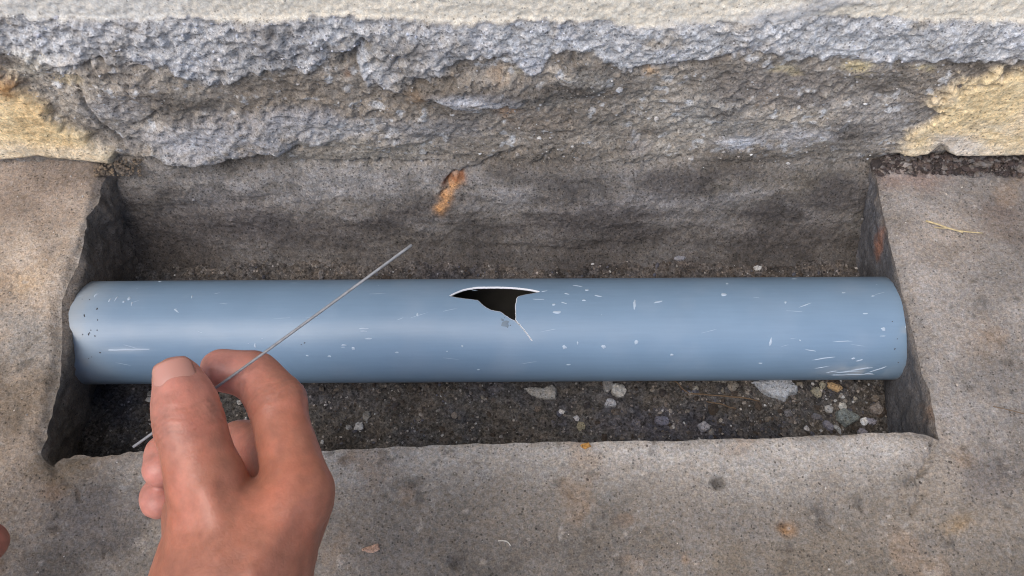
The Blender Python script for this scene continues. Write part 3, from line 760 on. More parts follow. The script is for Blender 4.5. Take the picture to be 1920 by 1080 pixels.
for _ in range(8): FA_.append((random.uniform(150, 1680), random.uniform(525, 700), random.uniform(1.5, 3.5), random.uniform(1.2, 2.5), random.uniform(-30, 30)))
for _ in range(26): FA_.append((random.uniform(150, 1680), random.uniform(530, 700), random.uniform(10, 34), random.uniform(.7, 1.2), random.uniform(-25, 25)))
specks('mortar_specks', L_, M_SPECK, 'pale mortar specks and scratches on the pipe')
specks('scuff_marks', FA_, M_FAINT, 'faint scuffs on the pipe')
M_GREY, _nt, _b = nodes('grey_grime'); _b.inputs['Base Color'].default_value = (.155, .20, .245, 1); _b.inputs['Roughness'].default_value = .8
specks('grime_spot', [(947, 607, 15, 13, 0), (942, 600, 6, 4, 30)], M_GREY, 'round grey grime spot under the tear')
D_ = [(182, 579, 4, 7, 0), (183, 600, 3, 4, 0), (182, 619, 3, 4, 0), (188, 661, 5, 4, 0), (158, 592, 3, 10, -20), (166, 627, 4, 6, 0), (178, 630, 3, 5, 0), (170, 619, 4, 3, 0), (155, 627, 3, 4, 0), (571, 643, 5, 3, -30), (565, 646, 4, 2, 0), (1678, 654, 3, 5, 0), (948, 604, 6, 2, 10), (951, 613, 5, 2, 30), (957, 610, 2.5, 2.5, 0), (946, 596, 2, 2, 0)]
for _ in range(5): D_.append((random.uniform(140, 200), random.uniform(540, 690), random.uniform(2, 4), random.uniform(2, 4), 0))
for _ in range(3): D_.append((random.uniform(1660, 1695), random.uniform(540, 690), random.uniform(2, 4), random.uniform(2, 4), 0))
specks('dirt_specks', D_, M_DARKSPECK, 'dark dirt flecks on the pipe')

# ------------------------------------------------------------------ stones and chips lying about
def rock_mesh(seed, sx, sy, sz, cuts=9, rough=.2, sub=3):
    r = np.random.default_rng(seed)
    bm = bmesh.new(); bmesh.ops.create_icosphere(bm, subdivisions=sub, radius=1)
    v = np.array([tuple(q.co) for q in bm.verts]); f = [tuple(q.index for q in p.verts) for p in bm.faces]; bm.free()
    for _ in range(cuts):
        n = r.standard_normal(3); n /= np.linalg.norm(n); c = r.uniform(.5, .85)
        d = v @ n; v = v - np.outer(np.maximum(d - c, 0), n)
    v *= (1 + rough * fbm(v[:, 0], v[:, 1], .6, 4, seed, v[:, 2], .62))[:, None]
    return v * np.array([sx, sy, sz]), np.array(f)
stone_mats = {}
def stone_mat(c):
    if c not in stone_mats: stone_mats[c] = grain_mat('stone_%d_%d_%d' % c, .8, .3, .5, attr=False, base=tuple(float(q) for q in lin(c) * K_ALB), warm=.04)
    return stone_mats[c]
def stone(seed, px_, py_, w, h, c, label, name='stone', cat='stone', zb=None, rot=0, thick=None, cuts=10, outline=None, sub=3):
    p = at_z(np.array([px_]), np.array([py_]), FLOOR_Z if zb is None else zb)[0]
    zz = float(floor_z(np.array([p[0]]), np.array([p[1]]))[0]) if zb is None else zb
    k = np.linalg.norm(p - CAM) / F * .98
    sx, sy = w * k / 2, h * k / 2; sz = thick if thick else min(sx, sy) * .75
    if outline is None and w >= 14 and cat in ('stone', 'chip', 'crumb') and thick is None:
        r_ = np.random.default_rng(seed + 50); m_ = int(r_.integers(6, 9))
        an = np.sort((np.arange(m_) + r_.uniform(-.3, .3, m_)) * 2 * math.pi / m_); ra_ = r_.uniform(.78, 1.12, m_)
        outline = [(w / 2 * 1.08 * q * math.cos(a), h / 2 * 1.08 * q * math.sin(a)) for a, q in zip(an, ra_)]
        sz = min(sx, sy) * .62
    if outline is not None:
        v, f = plate_mesh(seed, outline, k, sz)
    else:
        v, f = rock_mesh(seed, sx * 1.25, sy * 1.25, sz * 1.1, cuts, sub=sub)
    o = new_mesh(name, v, f, stone_mat(c), smooth=False)
    o.location = (p[0], p[1], zz + sz * .30); o.rotation_euler = (0.1 * math.sin(seed), .1 * math.cos(seed * 2), math.radians(rot))
    tag(o, label, cat); return o
def plate_mesh(seed, outline, k, sz):
    """broken flat chip with a given outline (pixels about its centre, y down)"""
    pl = densify(np.array(outline, float) * np.array([k, -k * 1.05]), .0009)
    pl = pl + .00022 * np.random.default_rng(seed).standard_normal(pl.shape)
    c = pl.mean(0); v = []; n = len(pl); rings = [(1.0, -sz), (1.02, -.1 * sz), (.93, .75 * sz), (.62, 1.0 * sz), (.3, 1.02 * sz)]
    for s, z in rings:
        q = c + (pl - c) * s
        zz = z + .25 * sz * fbm(q[:, 0], q[:, 1], .004, 3, seed) * (1 if z > 0 else .3)
        v.append(np.column_stack([q, zz]))
    v = np.concatenate(v + [np.array([[c[0], c[1], 1.02 * sz]])])
    f = []
    for r in range(len(rings) - 1):
        for i in range(n): j = (i + 1) % n; f.append((r * n + i, r * n + j, (r + 1) * n + j, (r + 1) * n + i))
    for i in range(n): f.append(((len(rings) - 1) * n + i, (len(rings) - 1) * n + (i + 1) % n, len(v) - 1))
    return v, f
stone(1, 1014, 735, 62, 30, (148, 146, 142), 'flat angular grey concrete chip with a pit, below the tear', 'concrete_chip', 'chip', outline=[(-32, -8), (-10, -10), (8, -8), (24, -15), (30, -6), (29, 12), (14, 14), (-4, 11), (-20, 4)], thick=.0026)
stone(2, 1158, 730, 30, 29, (170, 168, 164), 'rounded pale grey lump lying against a shaded chip', cuts=4)
stone(3, 1139, 721, 20, 34, (134, 132, 130), 'tall dull grey chip half under the pipe', 'concrete_chip', 'chip')
stone(4, 1145, 755, 23, 18, (158, 158, 162), 'small pale lump just below the rounded one', cuts=4)
stone(5, 1455, 728, 82, 52, (168, 172, 178), 'largest pale blue-grey concrete chip, pointed, tucked under the pipe', 'concrete_chip', 'chip', outline=[(-42, -12), (-18, -12), (-6, -22), (20, -20), (28, -8), (38, 0), (34, 10), (20, 14), (12, 24), (2, 20), (-14, 14), (-28, 4)], thick=.0038)
stone(6, 1350, 711, 44, 14, (128, 126, 120), 'thin grey sliver showing from under the pipe', 'concrete_chip', 'chip', rot=-8)
stone(7, 1374, 723, 21, 22, (126, 120, 112), 'brownish lump beside the thin sliver')
stone(8, 1530, 737, 18, 20, (138, 134, 120), 'mossy grey lump left of the tan crumb')
stone(9, 1540, 723, 10, 16, (140, 136, 122), 'small upright grey crumb above the mossy lump')
stone(10, 1562, 727, 26, 16, (176, 150, 116), 'tan sandy crumb near the right end of the pipe', rot=-25)
stone(11, 1577, 762, 12, 20, (178, 176, 170), 'pale stubby chip standing on the greenish clod', rot=10)
stone(12, 1584, 783, 42, 30, (126, 132, 130), 'greenish grey clod by the right end wall')
stone(13, 1619, 791, 11, 11, (236, 236, 236), 'small bright white round pellet', 'pellet', 'pellet', cuts=0)
stone(14, 1632, 791, 18, 14, (150, 148, 158), 'lilac grey chip right of the white pellet', rot=-30)
stone(15, 1640, 769, 28, 24, (134, 126, 120), 'grey-brown lump closest to the right end wall')
stone(16, 1319, 799, 20, 20, (160, 158, 164), 'single pale angular stone in bare soil near the front edge')
stone(17, 1513, 802, 10, 9, (196, 194, 194), 'small whitish pebble left of the lilac cluster')
stone(18, 1551, 800, 20, 15, (132, 130, 140), 'lilac grey chip left of the long white splinter', rot=-40)
stone(19, 1572, 805, 8, 17, (176, 176, 176), 'long white splinter under the greenish clod', rot=28)
stone(20, 1616, 809, 17, 13, (142, 138, 144), 'small mauve stone against the front edge')
stone(21, 1657, 812, 8, 6, (160, 154, 148), 'tiny pale pebble in the right front corner')
stone(22, 672, 799, 17, 17, (166, 166, 166), 'pale round pebble right of the hand')
stone(23, 654, 800, 12, 12, (146, 146, 146), 'dull grey pebble touching the pale round one')
stone(24, 688, 780, 15, 18, (124, 122, 118), 'squarish grey stone above the pale round pebble', rot=-15)
stone(25, 1054, 771, 11, 8, (206, 204, 204), 'small white pebble below the pitted chip')
stone(26, 1082, 784, 12, 9, (182, 180, 182), 'small pale pebble above the yellowish crumb')
stone(27, 1090, 798, 17, 19, (138, 132, 112), 'yellowish crumb near the middle of the front edge')
stone(28, 1242, 788, 26, 18, (114, 114, 126), 'bluish grey clod in the dark soil')
stone(29, 1009, 766, 14, 12, (108, 98, 90), 'brown clod under the pitted chip')
stone(30, 279, 748, 13, 9, (188, 186, 182), 'white crumb left of the thumb')
stone(31, 278, 735, 9, 9, (160, 158, 154), 'grey crumb above the white one, left of the thumb')
stone(32, 1417, 507, 16, 10, (190, 188, 186), 'white pebble behind the pipe')
stone(33, 1455, 478, 20, 11, (156, 150, 146), 'greyish pebble at the foot of the mud face', rot=25)
stone(34, 1306, 729, 11, 12, (130, 126, 118), 'small grey pebble between two straws')
stone(35, 1355, 731, 6, 11, (120, 116, 108), 'thin upright crumb left of the brownish lump')
stone(36, 1262, 800, 7, 6, (176, 172, 168), 'tiny light pebble beside the bluish clod')
stone(37, 1097, 836, 20, 11, (158, 118, 66), 'orange-brown chip on the front edge of the paving', 'clay_chip', 'chip', zb=.0005)
stone(38, 700, 1028, 34, 12, (176, 146, 128), 'pinkish flake on the paving right of the wrist', 'flake', 'flake', zb=.0003, rot=12, thick=.0011)
stone(39, 1570, 480, 9, 7, (176, 174, 170), 'pale pebble near the back right corner')
stone(40, 1272, 492, 24, 12, (128, 128, 134), 'bluish clod behind the pipe, left of the white pebble')

for q, (ax_, ay_, w_, c_, lab) in enumerate([(1500, 722, 12, (120, 114, 104), 'brown crumb right of the largest chip'), (1602, 748, 9, (150, 144, 134), 'small pale crumb above the white pellet'), (1640, 748, 14, (112, 104, 96), 'dark brown crumb beside the right end wall'),
                                                 (1478, 775, 18, (104, 102, 104), 'dull grey clod below the largest chip'), (1440, 785, 13, (112, 104, 96), 'brown clod in front of the largest chip'), (1530, 782, 16, (110, 108, 112), 'dark lilac clod left of the greenish one'), (1225, 730, 10, (118, 112, 104), 'brownish crumb right of the rounded lump'),
                                                 (1290, 770, 9, (126, 120, 112), 'small crumb below the short rootlet'), (965, 770, 12, (98, 92, 86), 'dark crumb left of the brown clod'), (905, 745, 9, (124, 120, 112), 'single grey crumb left of the pitted chip'), (1185, 770, 14, (92, 92, 96), 'dark slaty clod below the pale lump'), (820, 770, 8, (130, 126, 120), 'lone pale crumb in the soil below the tear')]):
    stone(200 + q, ax_, ay_, w_, w_ * .8, c_, lab, 'crumb', 'crumb', sub=2)
# grit: crumbs too small to count
def scatter(name, pts, sizes, cols, label, mat=M_GRIT):
    ico = []
    for s in range(5):
        v, f = rock_mesh(900 + s, 1, 1, .8, 4, .25, 1); ico.append((v, f))
    vs, fs, cs, o = [], [], [], 0
    for p, s, c in zip(pts, sizes, cols):
        v, f = ico[random.randrange(5)]
        a = random.uniform(0, 6.28); ca, sa = math.cos(a), math.sin(a)
        st = np.array([s * random.uniform(.7, 1.4), s * random.uniform(.7, 1.2), s * random.uniform(.6, 1)])
        w = v * st; w = np.column_stack([w[:, 0] * ca - w[:, 1] * sa, w[:, 0] * sa + w[:, 1] * ca, w[:, 2]]) + p
        vs.append(w); fs.append(f + o); cs.append(np.broadcast_to(c, (len(v), 3))); o += len(v)
    ob = new_mesh(name, np.concatenate(vs), np.concatenate(fs), mat, col=np.concatenate(cs) * K_ALB, smooth=False)
    tag(ob, label, kind='stuff'); return ob
pts, sizes, cols_ = [], [], []
pal = [(96, 90, 86), (74, 66, 60), (112, 106, 102), (64, 60, 60), (88, 88, 96), (138, 132, 126), (180, 178, 176)]
wts = [.26, .24, .17, .11, .1, .08, .04]
gxr = rng.uniform(-.235, .235, 9000); gyr = np.where(rng.random(9000) < .7, rng.uniform(-.085, -.01, 9000), rng.uniform(.02, .06, 9000))
ok = rng.random(9000) < .5 + .5 * sstep(.05, .2, gxr) + .3 * vnoise(gxr / .02, gyr / .02, None, 301)
gxr, gyr = gxr[ok], gyr[ok]
pts = np.column_stack([gxr, gyr, floor_z(gxr, gyr) + .0002])
sizes = .00052 * np.exp(rng.normal(.1, .55, len(pts)))
cols_ = [lin(random.choices(pal, wts if random.random() > sstep(.0, .2, np.array(q[0])) * .5 else [.16, .16, .2, .06, .12, .2, .10])[0]) * random.uniform(.8, 1.15) for q in pts]
big = rng.random(len(pts)) < .10 * (.5 + sstep(-.05, .2, pts[:, 0]))
sizes = np.where(big, sizes * 2.1, sizes)
scatter('grit', np.array(pts), sizes, cols_, 'dark soil crumbs and grit on the pit floor')
pts, sizes, cols_ = [], [], []
for i in range(900):
    q = random.uniform(1640, 1925); r = random.uniform(292, 326 - (q - 1640) * -.02) if q > 1660 else random.uniform(300, 330)
    p = at_z(np.array([q]), np.array([r]), 0.001)[0]
    pts.append((p[0], p[1], .0016 + random.uniform(0, .001))); sizes.append(.0009 * math.exp(random.gauss(.15, .5)))
    cols_.append(lin(random.choice([(66, 58, 56), (84, 74, 70), (58, 52, 50), (104, 98, 94)])))  # crumb colours darkened too, for the shadow under the overhang
for i in range(260):
    q = random.uniform(175, 265); r = random.uniform(298, 330)
    p = at_z(np.array([q]), np.array([r]), 0.001)[0]
    pts.append((p[0], p[1], .0012)); sizes.append(.0006 * math.exp(random.gauss(.1, .45))); cols_.append(lin(random.choice([(86, 78, 70), (104, 94, 84), (120, 106, 90)])))
scatter('soil_crumbs', np.array(pts), sizes, cols_, 'dark crumbly soil along the foot of the wall')

w_i = rng.integers(0, CRUMB['px'].size, 60000)
g_ = {k: v.reshape(-1)[w_i] for k, v in CRUMB.items()}
pr = np.where((g_['px'] > 0) & (g_['px'] < 1920) & (g_['py'] > 20) & (g_['py'] < 500), 1.0, 0) * (1 - g_['pl'])
pr *= np.where(g_['band'] > .5, np.where(g_['px'] < 800, .5, .16), .34) * (1 - .8 * g_['tan']) * np.where(g_['up'] > .5, 1, .10)
pr *= .5 + vnoise(g_['WX'] / .02, g_['WZ'] / .012, None, 331)
ok = rng.random(len(w_i)) < pr * .55
g_ = {k: v[ok] for k, v in g_.items()}
n_ = len(g_['px'])
sizes = .00055 * np.exp(rng.normal(0, .45, n_))
cc = []
for q in range(n_):
    if g_['band'][q] > .5: c = random.choice([(158, 160, 166), (178, 180, 188), (140, 141, 146), (196, 198, 204)])
    elif g_['tan'][q] > .5: c = random.choice([(206, 186, 146), (190, 172, 136)])
    elif g_['up'][q] > .5: c = random.choices([(128, 124, 120), (150, 148, 146), (176, 176, 176), (108, 102, 96), (196, 194, 190)], [4, 3, 1.6, 2, .8])[0]
    else: c = random.choice([(108, 106, 106), (128, 126, 126), (88, 84, 82)])
    cc.append(lin(c))
ag = scatter('aggregate', np.column_stack([g_['WX'], g_['WYd'] - .1 + .0001, g_['WZ']]), sizes, cc, 'loose grains and chips stuck to the broken wall face', M_GRIT)
ag.parent = wall
pts = np.column_stack([rng.uniform(-.31, .31, 900), rng.uniform(-.15, .095, 900)])
pts = pts[poly_sd(pts[:, 0], pts[:, 1], hole_poly) > .002]
p2 = np.column_stack([rng.uniform(-.29, .29, 9000), rng.uniform(-.10, .10, 9000)])
d2 = poly_sd(p2[:, 0], p2[:, 1], hole_poly); cl = vnoise(p2[:, 0] / .018, p2[:, 1] / .018, None, 341)
p2 = p2[(d2 > .0012) & (rng.random(9000) < .55 * np.exp(-np.maximum(d2, 0) / .006) * np.clip(.45 + cl, 0, 1))]
pts = np.concatenate([pts, p2])
qx, qy = to_px(np.column_stack([pts, pts[:, 0] * 0]))
zz = pave_z(pts[:, 0], pts[:, 1], qx, qy)
scatter('sand_grains', np.column_stack([pts, zz + .0001]), .00036 * np.exp(rng.normal(0, .45, len(pts))), [lin(random.choice([(150, 144, 138), (120, 114, 108), (180, 174, 168), (84, 78, 74)])) for _ in pts], 'scattered sand grains on the paving')

# straws and fibres
def tube(name, pts, rads, mat, n=8, parent=None, closed=True):
    pts = np.asarray(pts, float); vs, fs = [], []
    for i, p in enumerate(pts):
        t = pts[min(i + 1, len(pts) - 1)] - pts[max(i - 1, 0)]; t /= np.linalg.norm(t)
        a = np.cross(t, (0, 0, 1.0)); a /= np.linalg.norm(a) + 1e-9; b = np.cross(t, a)
        for k in range(n):
            w = 2 * math.pi * k / n; vs.append(p + rads[i] * (a * math.cos(w) + b * math.sin(w)))
    for i in range(len(pts) - 1):
        for k in range(n): l = (k + 1) % n; fs.append((i * n + k, i * n + l, (i + 1) * n + l, (i + 1) * n + k))
    fs.append(tuple(range(n))[::-1]); fs.append(tuple((len(pts) - 1) * n + k for k in range(n)))
    return new_mesh(name, np.array(vs), fs, mat, parent)
def simple_mat(name, c, rough=.7, spec=.3, metallic=0):
    m, nt, b = nodes(name)
    geo = nt.nodes.new('ShaderNodeNewGeometry'); nn = noise_n(nt, geo.outputs['Position'], 500, 3)
    vm = nt.nodes.new('ShaderNodeVectorMath'); vm.operation = 'SCALE'; vm.inputs[0].default_value = c
    nt.links.new(rng_n(nt, nn.outputs['Fac'], .3, .7, .75, 1.2), vm.inputs['Scale']); nt.links.new(vm.outputs[0], b.inputs['Base Color'])
    b.inputs['Roughness'].default_value = rough; b.inputs['Specular IOR Level'].default_value = spec; b.inputs['Metallic'].default_value = metallic
    return m
M_STRAW = simple_mat('dry_straw', (.52, .42, .24)); M_ROOT = simple_mat('brown_rootlet', (.16, .11, .07)); M_FIB = simple_mat('pale_fibre', (.6, .58, .52))
def on_ground(lst, z, n=14, bow=0):
    p = np.array(lst, float); t = np.linspace(0, 1, len(p)); T = np.linspace(0, 1, n)
    w = at_z(np.interp(T, t, p[:, 0]), np.interp(T, t, p[:, 1]), z)
    if z < -.03: w[:, 2] = floor_z(w[:, 0], w[:, 1]) + .0012
    w[:, 2] += bow * np.sin(np.pi * T); return w
st_ = on_ground([(1736, 414), (1755, 421), (1772, 428), (1792, 434), (1815, 436), (1842, 437)], .0012, 20, .0012)
straw = tube('straw', st_, np.linspace(.0006, .0003, 20), M_STRAW); tag(straw, 'dry yellow straw on the paving right of the pit', 'straw')
tube('leaf_blade', on_ground([(1752, 427), (1775, 429), (1795, 434), (1805, 436)], .0016, 10, .0008), np.linspace(.0003, .0005, 10), M_STRAW, parent=straw)
for lst, mt_, r, lab, nm, ct, z in [([(1258, 708), (1268, 716), (1280, 728), (1292, 737)], M_ROOT, .0004, 'short brown rootlet slanting down from the pipe', 'rootlet', 'rootlet', FLOOR_Z),
                            ([(1295, 738), (1340, 741), (1390, 746), (1425, 752)], M_ROOT, .0005, 'long brown rootlet left of the largest chip', 'rootlet', 'rootlet', FLOOR_Z),
                            ([(1325, 752), (1350, 758), (1380, 766)], M_ROOT, .0004, 'lower short brown rootlet beneath the long one', 'rootlet', 'rootlet', FLOOR_Z),
                            ([(934, 1014), (945, 1014), (953, 1017), (957, 1023)], M_FIB, .00026, 'curled white fibre on the front paving', 'fibre', 'fibre', .0008),
                            ([(1862, 762), (1885, 768), (1920, 776)], M_ROOT, .00028, 'thin dark stalk at the right edge of the paving', 'stalk', 'stalk', .0012)]:
    w = on_ground(lst, z, 12, .0006); tag(tube(nm, w, np.full(12, r), mt_, 6), lab, ct)

# ------------------------------------------------------------------ hands
def skin_mat():
    m, nt, b = nodes('skin')
    a = nt.nodes.new('ShaderNodeAttribute'); a.attribute_name = 'Col'
    tc = nt.nodes.new('ShaderNodeTexCoord'); P = tc.outputs['Object']
    n1 = noise_n(nt, P, 260, 4, .6); n2 = noise_n(nt, P, 60, 3, .55)
    vo = nt.nodes.new('ShaderNodeTexVoronoi'); vo.feature = 'DISTANCE_TO_EDGE'; vo.inputs['Scale'].default_value = 620; nt.links.new(P, vo.inputs['Vector'])
    g = mathn(nt, 'MULTIPLY', rng_n(nt, n1.outputs['Fac'], .3, .7, .86, 1.12), rng_n(nt, n2.outputs['Fac'], .3, .7, .90, 1.10))
    vm = nt.nodes.new('ShaderNodeVectorMath'); vm.operation = 'SCALE'
    nt.links.new(a.outputs['Color'], vm.inputs[0]); nt.links.new(g, vm.inputs['Scale']); nt.links.new(vm.outputs[0], b.inputs['Base Color'])
    b.inputs['Roughness'].default_value = .44; b.inputs['Specular IOR Level'].default_value = .45
    b.inputs['Subsurface Weight'].default_value = .5; b.inputs['Subsurface Radius'].default_value = (1.0, .35, .2); b.inputs['Subsurface Scale'].default_value = .004
    bp = nt.nodes.new('ShaderNodeBump'); bp.inputs['Strength'].default_value = .22; bp.inputs['Distance'].default_value = .0003
    nt.links.new(mathn(nt, 'ADD', n1.outputs['Fac'], mathn(nt, 'MULTIPLY', vo.outputs['Distance'], 1.5)), bp.inputs['Height']); nt.links.new(bp.outputs[0], b.inputs['Normal'])
    return m
M_SKIN = skin_mat()
M_NAIL, _nt, _b = nodes('nail'); _b.inputs['Base Color'].default_value = (.46, .23, .185, 1); _b.inputs['Roughness'].default_value = .32; _b.inputs['Subsurface Weight'].default_value = .2; _b.inputs['Subsurface Scale'].default_value = .002

def J(px_, py_, d, r): return (at_depth(px_, py_, d), r / 1000.0)
thumb = [J(418, 1000, .283, 16.5), J(386, 900, .280, 12.6), J(369, 845, .281, 11.0), J(355, 795, .282, 11.7), J(347, 757, .284, 10.7), J(334, 714, .286, 8.7)]
index = [J(556, 915, .286, 13.0), J(541, 838, .294, 10.1), J(520, 757, .302, 10.7), J(497, 726, .3065, 9.1), J(476, 703, .309, 9.0), J(415, 694, .3068, 8.4)]
middle = [J(556, 930, .306, 13.0), J(508, 850, .322, 10.2), J(455, 832, .332, 9.4), J(425, 866, .330, 8.6), J(415, 895, .322, 8.0)]
ring = [J(530, 960, .322, 13), J(440, 850, .340, 10.0), J(350, 820, .345, 9.2), J(312, 850, .334, 8.0), J(303, 880, .326, 7.6)]
pinky = [J(500, 990, .330, 12), J(420, 920, .345, 9), J(340, 905, .348, 8), J(300, 928, .335, 7.2), J(297, 940, .330, 7.0)]
wrist = at_depth(432, 1130, .272)
elbow = np.array([-.105, -.44, .155])
palm = [(at_depth(556, 915, .288), .0125, at_depth(458, 1080, .276), .019), (at_depth(560, 930, .306), .0135, at_depth(470, 1090, .290), .020),
        (at_depth(530, 960, .322), .013, at_depth(455, 1100, .296), .019), (at_depth(500, 990, .330), .012, at_depth(440, 1100, .298), .017),
        (at_depth(425, 1000, .283), .017, at_depth(410, 1110, .276), .020), (at_depth(430, 1015, .292), .017, at_depth(520, 975, .300), .011),
        (at_depth(385, 960, .300), .015, at_depth(420, 1090, .290), .018),
        (at_depth(462, 1080, .278), .0195, elbow + [.006, 0, .004], .028), (at_depth(402, 1100, .279), .020, elbow + [-.012, 0, 0], .030), (at_depth(450, 1100, .292), .019, elbow + [0, 0, -.014], .029)]
tendons = [(at_depth(552, 930, .2760), .0026, at_depth(476, 1075, .2600), .0022), (at_depth(390, 915, .2690), .0026, at_depth(412, 1010, .2672), .0020), (at_depth(575, 940, .2860), .0028, at_depth(500, 1075, .2660), .002)]
def cap(P, a, ra, b, rb):
    ba = b - a; t = np.clip(((P - a) @ ba) / (ba @ ba), 0, 1)
    return np.linalg.norm(P - a - t[..., None] * ba, axis=-1) - (ra + (rb - ra) * t)
def smin(a, b, k):
    h = np.clip(.5 + .5 * (b - a) / k, 0, 1); return b * (1 - h) + a * h - k * h * (1 - h)
def chain(P, js, k=.003):
    d = None
    for (a, ra), (b, rb) in zip(js[:-1], js[1:]):
        c = cap(P, a, ra, b, rb); d = c if d is None else smin(d, c, k)
    return d
y_root = at_depth(450, 985, .29)[1]; y_tip = at_depth(450, 890, .29)[1]
def hand_sdf(P):
    pl = None
    for a, ra, b, rb in palm:
        c = cap(P, a, ra, b, rb); pl = c if pl is None else smin(pl, c, .010)
    for a, ra, b, rb in tendons: pl = smin(pl, cap(P, a, ra, b, rb), .006)
    k = 0.0009 + .0075 * (1 - sstep(y_root, y_tip, P[..., 1]))
    d = smin(pl, chain(P, index), k)
    for f in (middle, ring, pinky): d = smin(d, chain(P, f), np.minimum(k, .0045))
    d = smin(d, chain(P, thumb), np.minimum(k, .007))
    return d
def surface_nets(lo, hi, h):
    n = np.ceil((hi - lo) / h).astype(int) + 1
    B = 8; nb = -(-n // B); n = nb * B
    ctr = [lo[i] + (np.arange(nb[i]) * B + (B - 1) / 2) * h for i in range(3)]
    cg = np.stack(np.meshgrid(*ctr, indexing='ij'), -1)
    Db = hand_sdf(cg)
    D = np.repeat(np.repeat(np.repeat(Db, B, 0), B, 1), B, 2).astype(np.float32)
    act = np.argwhere(np.abs(Db) < B * h * .9 + .004)
    loc = np.stack(np.meshgrid(*[np.arange(B)] * 3, indexing='ij'), -1)
    for i in range(0, len(act), 256):
        ij = act[i:i + 256][:, None, None, None, :] * B + loc[None]
        D[ij[..., 0], ij[..., 1], ij[..., 2]] = hand_sdf(lo + ij * h)
    S = D < 0
    cnt = np.zeros(tuple(n - 1), np.float32); acc = np.zeros(tuple(n - 1) + (3,), np.float32)
    sl = lambda o: tuple(slice(o[k], n[k] - 1 + o[k]) for k in range(3))
    for axis in range(3):
        for u in (0, 1):
            for v in (0, 1):
                o0 = [0, 0, 0]; oth = [k for k in range(3) if k != axis]; o0[oth[0]] = u; o0[oth[1]] = v
                o1 = list(o0); o1[axis] = 1
                a, b = D[sl(o0)], D[sl(o1)]
                m = (a < 0) != (b < 0)
                t = np.where(m, a / (a - b + 1e-20), 0)
                p = np.zeros(m.shape + (3,), np.float32); p[..., axis] = t; p[..., oth[0]] = u; p[..., oth[1]] = v
                acc += p * m[..., None]; cnt += m
    act = cnt > 0
    vid = np.full(act.shape, -1); vid[act] = np.arange(act.sum())
    cell = np.argwhere(act)
    verts = lo + (cell + acc[act] / cnt[act][:, None]) * h
    quads = []
    for axis in range(3):
        oth = [k for k in range(3) if k != axis]
        s0 = [slice(1, n[k] - 1) for k in range(3)]; s0[axis] = slice(0, n[axis] - 1)
        s1 = list(s0); s1[axis] = slice(1, n[axis])
        a, b = S[tuple(s0)], S[tuple(s1)]
        idxs = np.argwhere(a != b); flip = a[a != b]
        idxs = idxs + np.array([0 if k == axis else 1 for k in range(3)])
        def q(du, dv):
            c = idxs.copy(); c[:, oth[0]] += du; c[:, oth[1]] += dv; return vid[c[:, 0], c[:, 1], c[:, 2]]
        Q = np.stack([q(-1, -1), q(0, -1), q(0, 0), q(-1, 0)], -1)
        if axis == 1: flip = ~flip
        Q[~flip] = Q[~flip][:, ::-1]
        quads.append(Q)
    return verts, np.concatenate(quads)
allj = np.array([p for js in (thumb, index, middle, ring, pinky) for p, r in js] + [elbow + [0, .02, 0], wrist])
lo = allj.min(0) - np.array([.036, .060, .036]); hi = allj.max(0) + .036
hv, hq = surface_nets(lo, hi, .0012)
def smooth_verts(v, q, it=2, lam=.5):
    e = np.concatenate([q[:, [0, 1]], q[:, [1, 2]], q[:, [2, 3]], q[:, [3, 0]]])
    for _ in range(it):
        s = np.zeros_like(v); c = np.zeros(len(v))
        for a, b in ((0, 1), (1, 0)):
            np.add.at(s, e[:, a], v[e[:, b]]); np.add.at(c, e[:, a], 1)
        v = v + lam * (s / np.maximum(c, 1)[:, None] - v)
    return v
hv = smooth_verts(hv, hq, 2)
# knuckle creases: shallow grooves across the back of each joint
def creases(v):
    d = np.zeros(len(v))
    for js, jn, offs, dp in [(thumb, 3, (-.0030, -.0012, .0006, .0024, .0044), .00042), (index, 2, (-.003, -.001, .001, .003), .00038), (index, 4, (-.001, .001), .00025), (middle, 2, (-.0015, .001), .0003)]:
        p, r = js[jn]; t = js[jn + 1][0] - js[jn - 1][0]; t = t / np.linalg.norm(t)
        rel = v - p; s = rel @ t; rad = np.linalg.norm(rel - np.outer(s, t), axis=1)
        near = (rad < r * 1.35) & (np.abs(s) < .008)
        wob = .0007 * np.sin((rel @ np.cross(t, [0, 0, 1])) / .0021)
        for o in offs: d += near * dp * np.exp(-((s - o + wob) / .00055) ** 2)
    return d
def vert_normals(v, q):
    fn = np.cross(v[q[:, 2]] - v[q[:, 0]], v[q[:, 3]] - v[q[:, 1]]); N = np.zeros_like(v)
    for k in range(4): np.add.at(N, q[:, k], fn)
    return N / (np.linalg.norm(N, axis=1)[:, None] + 1e-12)
HN = vert_normals(hv, hq)
if ((hv - hv.mean(0)) * HN).sum() < 0: hq = hq[:, ::-1]; HN = -HN
hv = hv - HN * creases(hv)[:, None] + HN * (.0005 * fbm(hv[:, 0], hv[:, 1], .012, 3, 401, hv[:, 2]))[:, None]
hc = np.broadcast_to(np.array([.355, .143, .092]), (len(hv), 3)).copy()
def near(p, r): return np.exp(-(np.linalg.norm(hv - p, axis=1) / r) ** 2)
for js in (thumb, index, middle, ring, pinky):
    hc = hc * (1 - near(js[-1][0], .019)[:, None] * .8) + np.array([.50, .225, .185]) * near(js[-1][0], .019)[:, None] * .8
hc = hc * (1 - near(thumb[3][0], .011)[:, None] * .35) + np.array([.28, .10, .058]) * near(thumb[3][0], .011)[:, None] * .35
hc = hc * (1 - near(index[0][0], .016)[:, None] * .35) + np.array([.31, .108, .062]) * near(index[0][0], .016)[:, None] * .35
hc *= (1 - .18 * np.clip(creases(hv) / .0006, 0, 1))[:, None]
bl = fbm(hv[:, 0], hv[:, 1], .011, 4, 403, hv[:, 2])
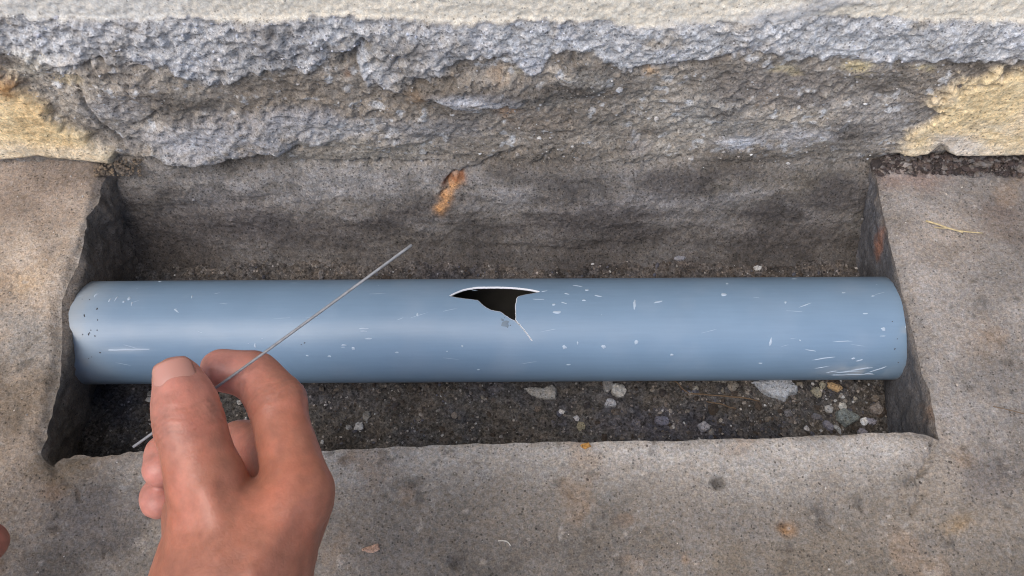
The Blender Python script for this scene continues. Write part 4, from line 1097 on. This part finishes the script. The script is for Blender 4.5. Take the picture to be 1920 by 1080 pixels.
hc = hc * (1 + .10 * bl[:, None]) + np.clip(bl, 0, 1)[:, None] * np.array([.02, -.008, -.008])
hroot = wrist.copy()
def build_hand(name, mirror, loc, label):
    v = hv - hroot; q = hq
    if mirror: v = v * np.array([-1, 1, 1]); q = hq[:, ::-1]
    o = new_mesh(name, v, q, M_SKIN, col=hc); o.location = tuple(loc)
    tag(o, label, 'hand')
    for js, back, w_, l_ in [(thumb, None, .92, 12.5)]:
        tip, rt = js[-1]; pr, rp = js[-2]
        ax = tip - pr; ax /= np.linalg.norm(ax)
        bk = CAM + np.array([-.05, 0, 0]) - tip; bk -= ax * (bk @ ax); bk /= np.linalg.norm(bk); sd_ = np.cross(ax, bk)
        vs = []; nu, nv = 15, 13
        for i in range(nv):
            s = i / (nv - 1)
            along = -.0062 + s * l_ / 1000
            for k in range(nu):
                u = k / (nu - 1) * 2 - 1
                edge = max(0, abs(u) - .55) / .45
                al = along - (s - .5) * .004 * edge ** 2
                r_here = np.interp(al, [-.02, 0, .006, .0092], [rp, rt, rt * .86, rt * .42]) if al < .0092 else rt * .4
                ang = u * .98
                rr = r_here * w_ + .0012 * (1 - .45 * abs(u) ** 3) - .0004 * (1 - s)
                vs.append(tip + ax * al + bk * math.cos(ang) * rr + sd_ * math.sin(ang) * rr * 1.02)
        vs = np.array(vs) - hroot
        if mirror: vs = vs * np.array([-1, 1, 1])
        nl = new_mesh('thumbnail', vs, grid_faces(nv, nu), M_NAIL, o)
        sol = nl.modifiers.new('thickness', 'SOLIDIFY'); sol.thickness = .0005; sol.offset = 0
    return o
build_hand('hand', False, hroot, 'bare hand reaching in at lower left, pinching a thin rod')
# the other hand, only a fingertip's edge of it in view
t_m = (ring[-1][0] - hroot) * np.array([-1, 1, 1])
goal = at_depth(-96, 1000, .33)
build_hand('hand', True, goal - t_m, 'second bare hand, just its edge showing at the left margin')

# ------------------------------------------------------------------ rod held in the hand
M_ROD = simple_mat('dull_grey_wire', (.20, .205, .215), .5, .4, 0)
pa = at_depth(250, 838, .2995); pb = at_depth(772, 459, .292)
T = np.linspace(0, 1, 30)[:, None]
rp_ = pa * (1 - T) + pb * T + np.array([0, 0, -.0006]) * np.sin(np.pi * T)
rod = tube('rod', rp_, np.full(30, .00052), M_ROD, 12)
tag(rod, 'thin grey rod held slantwise between thumb and index finger', 'rod')
